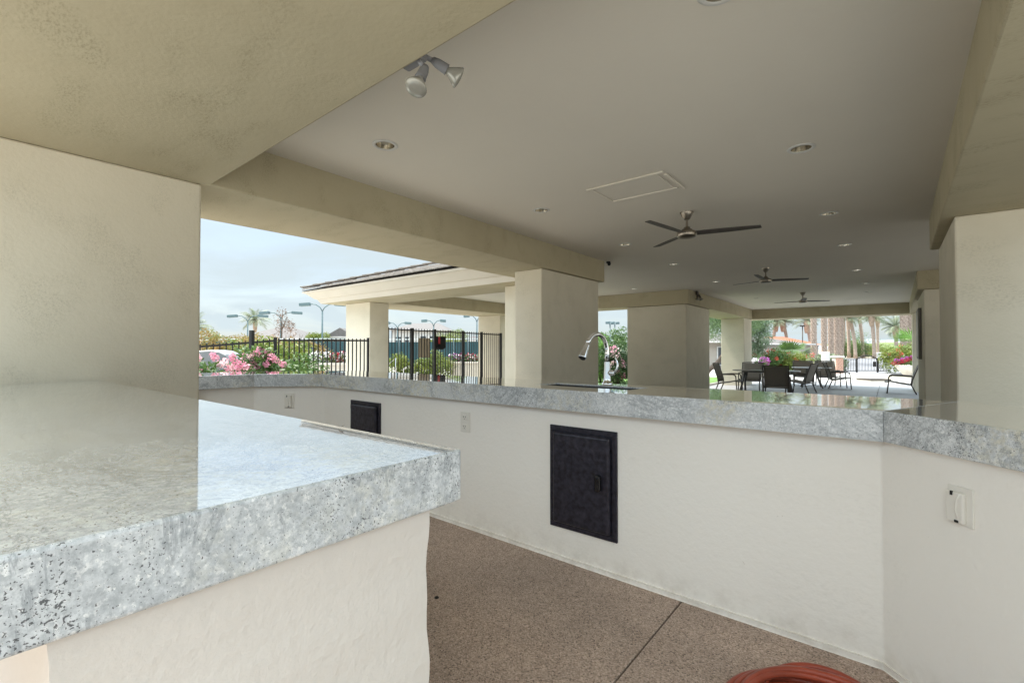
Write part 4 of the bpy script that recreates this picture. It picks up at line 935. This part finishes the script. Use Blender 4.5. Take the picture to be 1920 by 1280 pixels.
def twinlamp(px_, ytop, d, wpx, lab, rot=0):
    x, y = at2(px_, d); zt = zh(ytop, d); e = empty('twin_court_lamp', (x, y, 0), lab, 'court lamp', 'twin headed tennis court lamps')
    R_ = Vector((rt[0], rt[1], 0)); 
    if rot: R_ = Matrix.Rotation(R(rot), 3, 'Z') @ R_
    s = wpx/FPX*d
    B().tube([(x, y, 0), (x, y, zt-.7)], [.09, .07], 8).build('pole', LAMPM, e)
    for sg in (-1, 1):
        c = Vector((x, y, zt-.7)); B().tube([c, c+R_*sg*.10*s+Vector((0, 0, .35)), c+R_*sg*.30*s+Vector((0, 0, .62)), c+R_*sg*.55*s+Vector((0, 0, .68))], .05, 6).build('arm', LAMPM, e)
        hc_ = c+R_*sg*.80*s+Vector((0, 0, .62)); B().box(hc_, (.46*s, .5, .30), M=Matrix.Rotation(math.atan2(R_.y, R_.x), 4, 'Z') @ Matrix.Rotation(R(4*sg), 4, 'Y'), bevel=.04).build('lamp_head', LAMPM, e)
    return e
for px_, yt, d, wp, lb in [(464, 591, 52, 36, 'leftmost twin lamp, in front of the far fan palm'), (526, 585, 50, 38, 'second twin lamp from the left, over the thin brown tree'), (604, 569, 42, 41, 'twin lamp with its pole rising under the wing roof corner'), (745, 604.5, 56, 25, 'twin lamp just right of the cream wing column'), (813, 600, 52, 22, 'twin lamp above the roof of the white house'), (894, 591, 50, 24, 'twin lamp half hidden at the second wing column'), (905, 0, 1, 1, '')]:
    if d > 1: twinlamp(px_, yt, d, wp, lb)
twinlamp(1144, 604, 55, 12, 'twin lamp in the pillar gap, left of the pair', 55); twinlamp(1153, 604, 60, 12, 'twin lamp in the pillar gap, right of the pair', 50)
# street lamp at far end
x, y = at2(1505, 45); e = empty('street_lamp', (x, y, 0), 'dark street lamp with flat head above the red roof', 'street lamp'); zt = zh(612, 45)
B().tube([(x, y, 0), (x, y, zt)], .045, 6).build('pole', BRONZE, e); B().box((x, y, zt+.06), (.42, .42, .14), bevel=.02).build('lamp_head', BRONZE, e)
# ------------------------------------------------------------------ houses
def house(px0, px1, d, depth, ywall, yridge, wall, roofm, lab, wins=(), hip=.3, over=.5, name='house', gable=False):
    a = gx(px0, d); b_ = gx(px1, d); F_ = Vector((f0[0], f0[1], 0)); Rr = (b_-a).normalized(); Wd = (b_-a).length
    zw = zh(ywall, d); zr_ = zh(yridge, d+depth/2); e = empty(name, tuple(a), lab, 'house')
    P = lambda u_, v_, z: tuple(a+Rr*u_+F_*v_+Vector((0, 0, z)))
    B().prism([P(0, 0, 0)[:2], P(Wd, 0, 0)[:2], P(Wd, depth, 0)[:2], P(0, depth, 0)[:2]], 0, zw).build('wall', wall, e)
    b = B(); o = over; h = Wd*hip
    c = [P(-o, -o, zw+.02), P(Wd+o, -o, zw+.02), P(Wd+o, depth+o, zw+.02), P(-o, depth+o, zw+.02)]; r0, r1 = P(h, depth/2, zr_), P(Wd-h, depth/2, zr_)
    if gable: r0, r1 = P(Wd/2, -o, zr_), P(Wd/2, depth+o, zr_); fs_ = [(c[0], r0, r1, c[3]), (c[1], c[2], r1, r0), (c[0], c[1], r0), (c[3], r1, c[2])]
    else: fs_ = [(c[0], c[1], r1, r0), (c[2], c[3], r0, r1), (c[1], c[2], r1), (c[3], c[0], r0)]
    for f in fs_: b.bm.faces.new([b.bm.verts.new(v) for v in f])
    b.bm.faces.new([b.bm.verts.new(v) for v in c[::-1]])
    ro = b.build('roof', roofm, e)
    fb = B()
    for i in range(4): 
        p, q_ = Vector(c[i]), Vector(c[(i+1) % 4]); fb.tube([p, q_], .06, 4)
    fb.build('fascia', WHOUSE, ro, True)
    for (u0, u1, z0, z1) in wins:
        mid = ((u0+u1)/2*Wd, -.03, (z0+z1)/2); Mz = Matrix.Rotation(math.atan2(Rr.y, Rr.x), 4, 'Z')
        fo = B().box(P(*mid), ((u1-u0)*Wd+.16, .10, z1-z0+.16), M=Mz).build('window', WHOUSE, e)
        B().box(P((u0+u1)/2*Wd, -.09, (z0+z1)/2), ((u1-u0)*Wd, .03, z1-z0), M=Mz).build('pane', GLASS, fo, True)
    return e
house(425, 565, 62, 12, 637, 612, HOUSE, GREYROOF, 'low house with a wide hipped grey pink roof behind the rusty shrubs', wins=[(.25, .34, 1.0, 1.9), (.6, .7, 1.0, 1.9)], hip=.46)
house(617, 662, 60, 8, 632, 617, HOUSE, GREYROOF, 'small beige gabled house left of the cream wing column', wins=[(.3, .7, 1.1, 1.8)], gable=True)
house(735, 838, 70, 11, 619, 606, WHOUSE, GREYROOF, 'two storey white house with grey roof behind the black gate', wins=[(.07, .17, 2.3, 3.2), (.24, .31, 2.3, 3.2), (.52, .62, 2.1, 3.3), (.70, .78, 2.1, 3.3), (.10, .2, .9, 1.6)], hip=.25)
house(872, 905, 66, 9, 640, 630, HOUSE, GREYROOF, 'low pinkish roofed house right of the rounded tree', hip=.3)
bA = house(1420, 1516, 38, 9, 646, 632, HOUSE, GREYROOF, 'pavilion like building with grey flat tile roof behind the fan palm', hip=.35, over=.35)
house(1462, 1535, 62, 12, 647, 631, HOUSE, REDTILE, 'house with a bright red tiled roof behind the thick palms', hip=.25)
house(1296, 1420, 33, 7, 642, 626, HOUSE, GREYROOF, 'beige garage building behind the leaning tree', wins=[(.40, .46, .3, 1.5), (.5, .58, .0, 1.3)], hip=.3)
x0_, y0_ = at2(735, 69); B().box((x0_+.2, y0_, 4.6), (1.0, 1.0, 3.0)).build('chimney', WHOUSE, [o for o in C.objects if o.name.startswith('house.002')][0] if False else None) if False else None
# ------------------------------------------------------------------ things behind the left railing
x, y = at2(414, 7.2)
e = empty('covered_grill', (x, y, 0), 'pale grey rounded cover behind the left oleander', 'grill cover')
bm = bmesh.new(); rings = []
prf = [(-.29, 1.20), (-.285, 1.34), (-.26, 1.372), (-.04, 1.385), (.09, 1.37), (.20, 1.32), (.28, 1.23), (.31, 1.10), (.31, .2), (-.29, .2)]
Rr = Vector((rt[0], rt[1], 0)); F_ = Vector((f0[0], f0[1], 0))
for v_ in (-.20, -.17, .17, .20):
    k = .95 if abs(v_) > .18 else 1
    rings.append([bm.verts.new(Vector((x, y, 0))+Rr*a*k+F_*v_+Vector((0, 0, .2+(z-.2)*(.985 if k < 1 else 1)))) for a, z in prf])
for r0, r1 in zip(rings, rings[1:]):
    for k in range(len(prf)): bm.faces.new((r0[k], r0[(k+1) % len(prf)], r1[(k+1) % len(prf)], r1[k]))
bm.faces.new(rings[0]); bm.faces.new(rings[-1][::-1]); q = B(); q.bm.free(); q.bm = bm; q.build('cover', plain('cover_grey', (.20, .205, .215), .5), e)
def trough(px_, d, wd, ytop, lab, fl, seed):
    x, y = at2(px_, d); zt = zh(ytop, d); e = empty('flower_trough', (x, y, 0), lab, 'planter'); ang = math.atan2(rt[1], rt[0])
    B().box((x, y, zt/2), (wd, .5, zt), M=Matrix.Rotation(ang, 4, 'Z'), bevel=.02).box((x, y, zt-.04), (wd+.08, .58, .07), M=Matrix.Rotation(ang, 4, 'Z'), bevel=.01).build('trough', TERRA, e)
    cs = [(Vector((x, y, zt+.10))+Rr*wd*(k/5-.5)*.95, .19) for k in range(6)]
    leaves('foliage', 900, blob(cs), .08, LG, e, seed=seed)
    for k, (m_, i0, i1, n_) in enumerate(fl): leaves('flowers', n_, blob([(c+Vector((0, 0, .06)), r_*.95) for c, r_ in cs[i0:i1]], hollow=.7), .065, m_, e, aspect=.9, seed=seed+k+1)
trough(622, 14.0, 1.1, 680, 'pale trough with white and red flowers, left of the first wing column', [(WHT, 0, 6, 420), (RED, 3, 5, 160)], 3)
trough(873, 18.5, 1.1, 678, 'pale trough with mixed dark red and white flowers behind the black gate', [(WHT, 0, 6, 150), (RED, 1, 6, 170), (PURP, 0, 3, 100)], 9)
for i, (px_, d, r_, h, lb) in enumerate([(740, 17, .7, 1.15, 'small yellow green bush beside the first wing column'), (822, 18, .85, 1.45, 'pointed yellow green bush behind the lock box'), (800, 18, .6, .95, 'low bush left of the pointed one behind the gate')]):
    x, y = at2(px_, d); bush((x, y), r_, r_, h, 4500, .07, LY, lb, 'bush', 'bushes behind the black gate', seed=140+i, cl=10, name='bush')
x, y = at2(742, 16); b = B(); e = empty('handrail', (x, y, 0), 'slanting pale metal pool handrail behind the black gate', 'handrail')
p0 = at(727, 684, 16); p1 = at(742, 671, 16); p2 = at(757, 690, 16.5); p3 = at(771, 684, 16.5)
B().tube([p0-Vector((0, 0, .4)), p0, p1, p1-Vector((0, 0, .7))], .02, 8).build('rail', CHROME, e); B().tube([p2-Vector((0, 0, .3)), p2, p3, p3-Vector((0, 0, .5))], .02, 8).build('rail', CHROME, e)
x, y = at2(583, 15); e = empty('folded_parasol', (x, y, 0), 'folded dark blue parasol behind the iron railing', 'parasol')
B().tube([(x, y, 0), (x, y, 1.45)], .025, 8).build('pole', TABLE, e); B().lathe([(.05, 1.45), (.10, 1.30), (.17, 1.0), (.16, .7), (.20, .45), (.12, .35)], o=(x, y, 0), n=12).build('canopy', plain('navy_fabric', (.02, .05, .09), .8), e)
for px_, lb, m_, d in [(1650, 'white upright bin across the drive beyond the gate', WHOUSE, 60), (1669, 'blue upright bin across the drive beyond the gate', plain('blue_plastic', (.03, .12, .40), .5), 60)]:
    x, y = at2(px_, d); e = empty('wheeled_bin', (x, y, 0), lb, 'bin'); zt = zh(661, 60)
    B().prism([(x-.35, y-.35), (x+.35, y-.35), (x+.35, y+.35), (x-.35, y+.35)], .1, zt-.1, bevel=.05).build('body', m_, e); B().box((x, y, zt-.03), (.8, .8, .12), bevel=.04).build('lid', m_, e)
    for s in (-.3, .3): B().tube([(x+s, y-.38, .12), (x+s, y-.30, .12)], .12, 10).build('wheel', DARK, e)
# drive, hedge and hill beyond the gate
tag(B().prism([(-40, 33.1), (80, 33.1), (80, 84), (-40, 84)], -.02, .02).build('driveway', plain('grey_drive', (.24, .24, .26), .8, noise=.05, nscale=.5)), kind='structure')
hg = B(); 
a = gx(1560, 90); b_ = gx(1760, 90)
n_ = 40; rw = []
rnd = random.Random(4)
for k in range(n_+1):
    p = a.lerp(b_, k/n_); zt = 1.4+(654-648+6*k/n_*0+2.0*math.sin(k*.4))/FPX*90+.5*k/n_
    rw.append([hg.bm.verts.new(p+Vector((0, 0, 0))), hg.bm.verts.new(p+Vector((.2, .4, zt*.7))), hg.bm.verts.new(p+Vector((-1, 3, zt))), hg.bm.verts.new(p+Vector((-6, 14, zt+.3)))])
for r0, r1 in zip(rw, rw[1:]):
    for k in range(3): hg.bm.faces.new((r0[k], r1[k], r1[k+1], r0[k+1]))
tag(hg.build('grassy_bank', HILLM), kind='structure')
mt_ = B(); rw = []
for k in range(61):
    az = k/60; p = gx(1480+az*420, 900); h = 8+10*math.sin(az*3.0)**2+5*math.sin(az*17+1)+3*math.sin(az*41); rw.append([mt_.bm.verts.new(p), mt_.bm.verts.new(p*1.05+Vector((0, 0, h)))])
for r0, r1 in zip(rw, rw[1:]): mt_.bm.faces.new((r0[0], r1[0], r1[1], r0[1]))
tag(mt_.build('far_hills', MTN), kind='structure')
tag(B().prism([(-12, 14.5), (-5.7, 14.5), (-5.7, 24), (-12, 24)], 0, .03).build('lawn', GRASS), kind='structure')
for o in (dl0,): pass
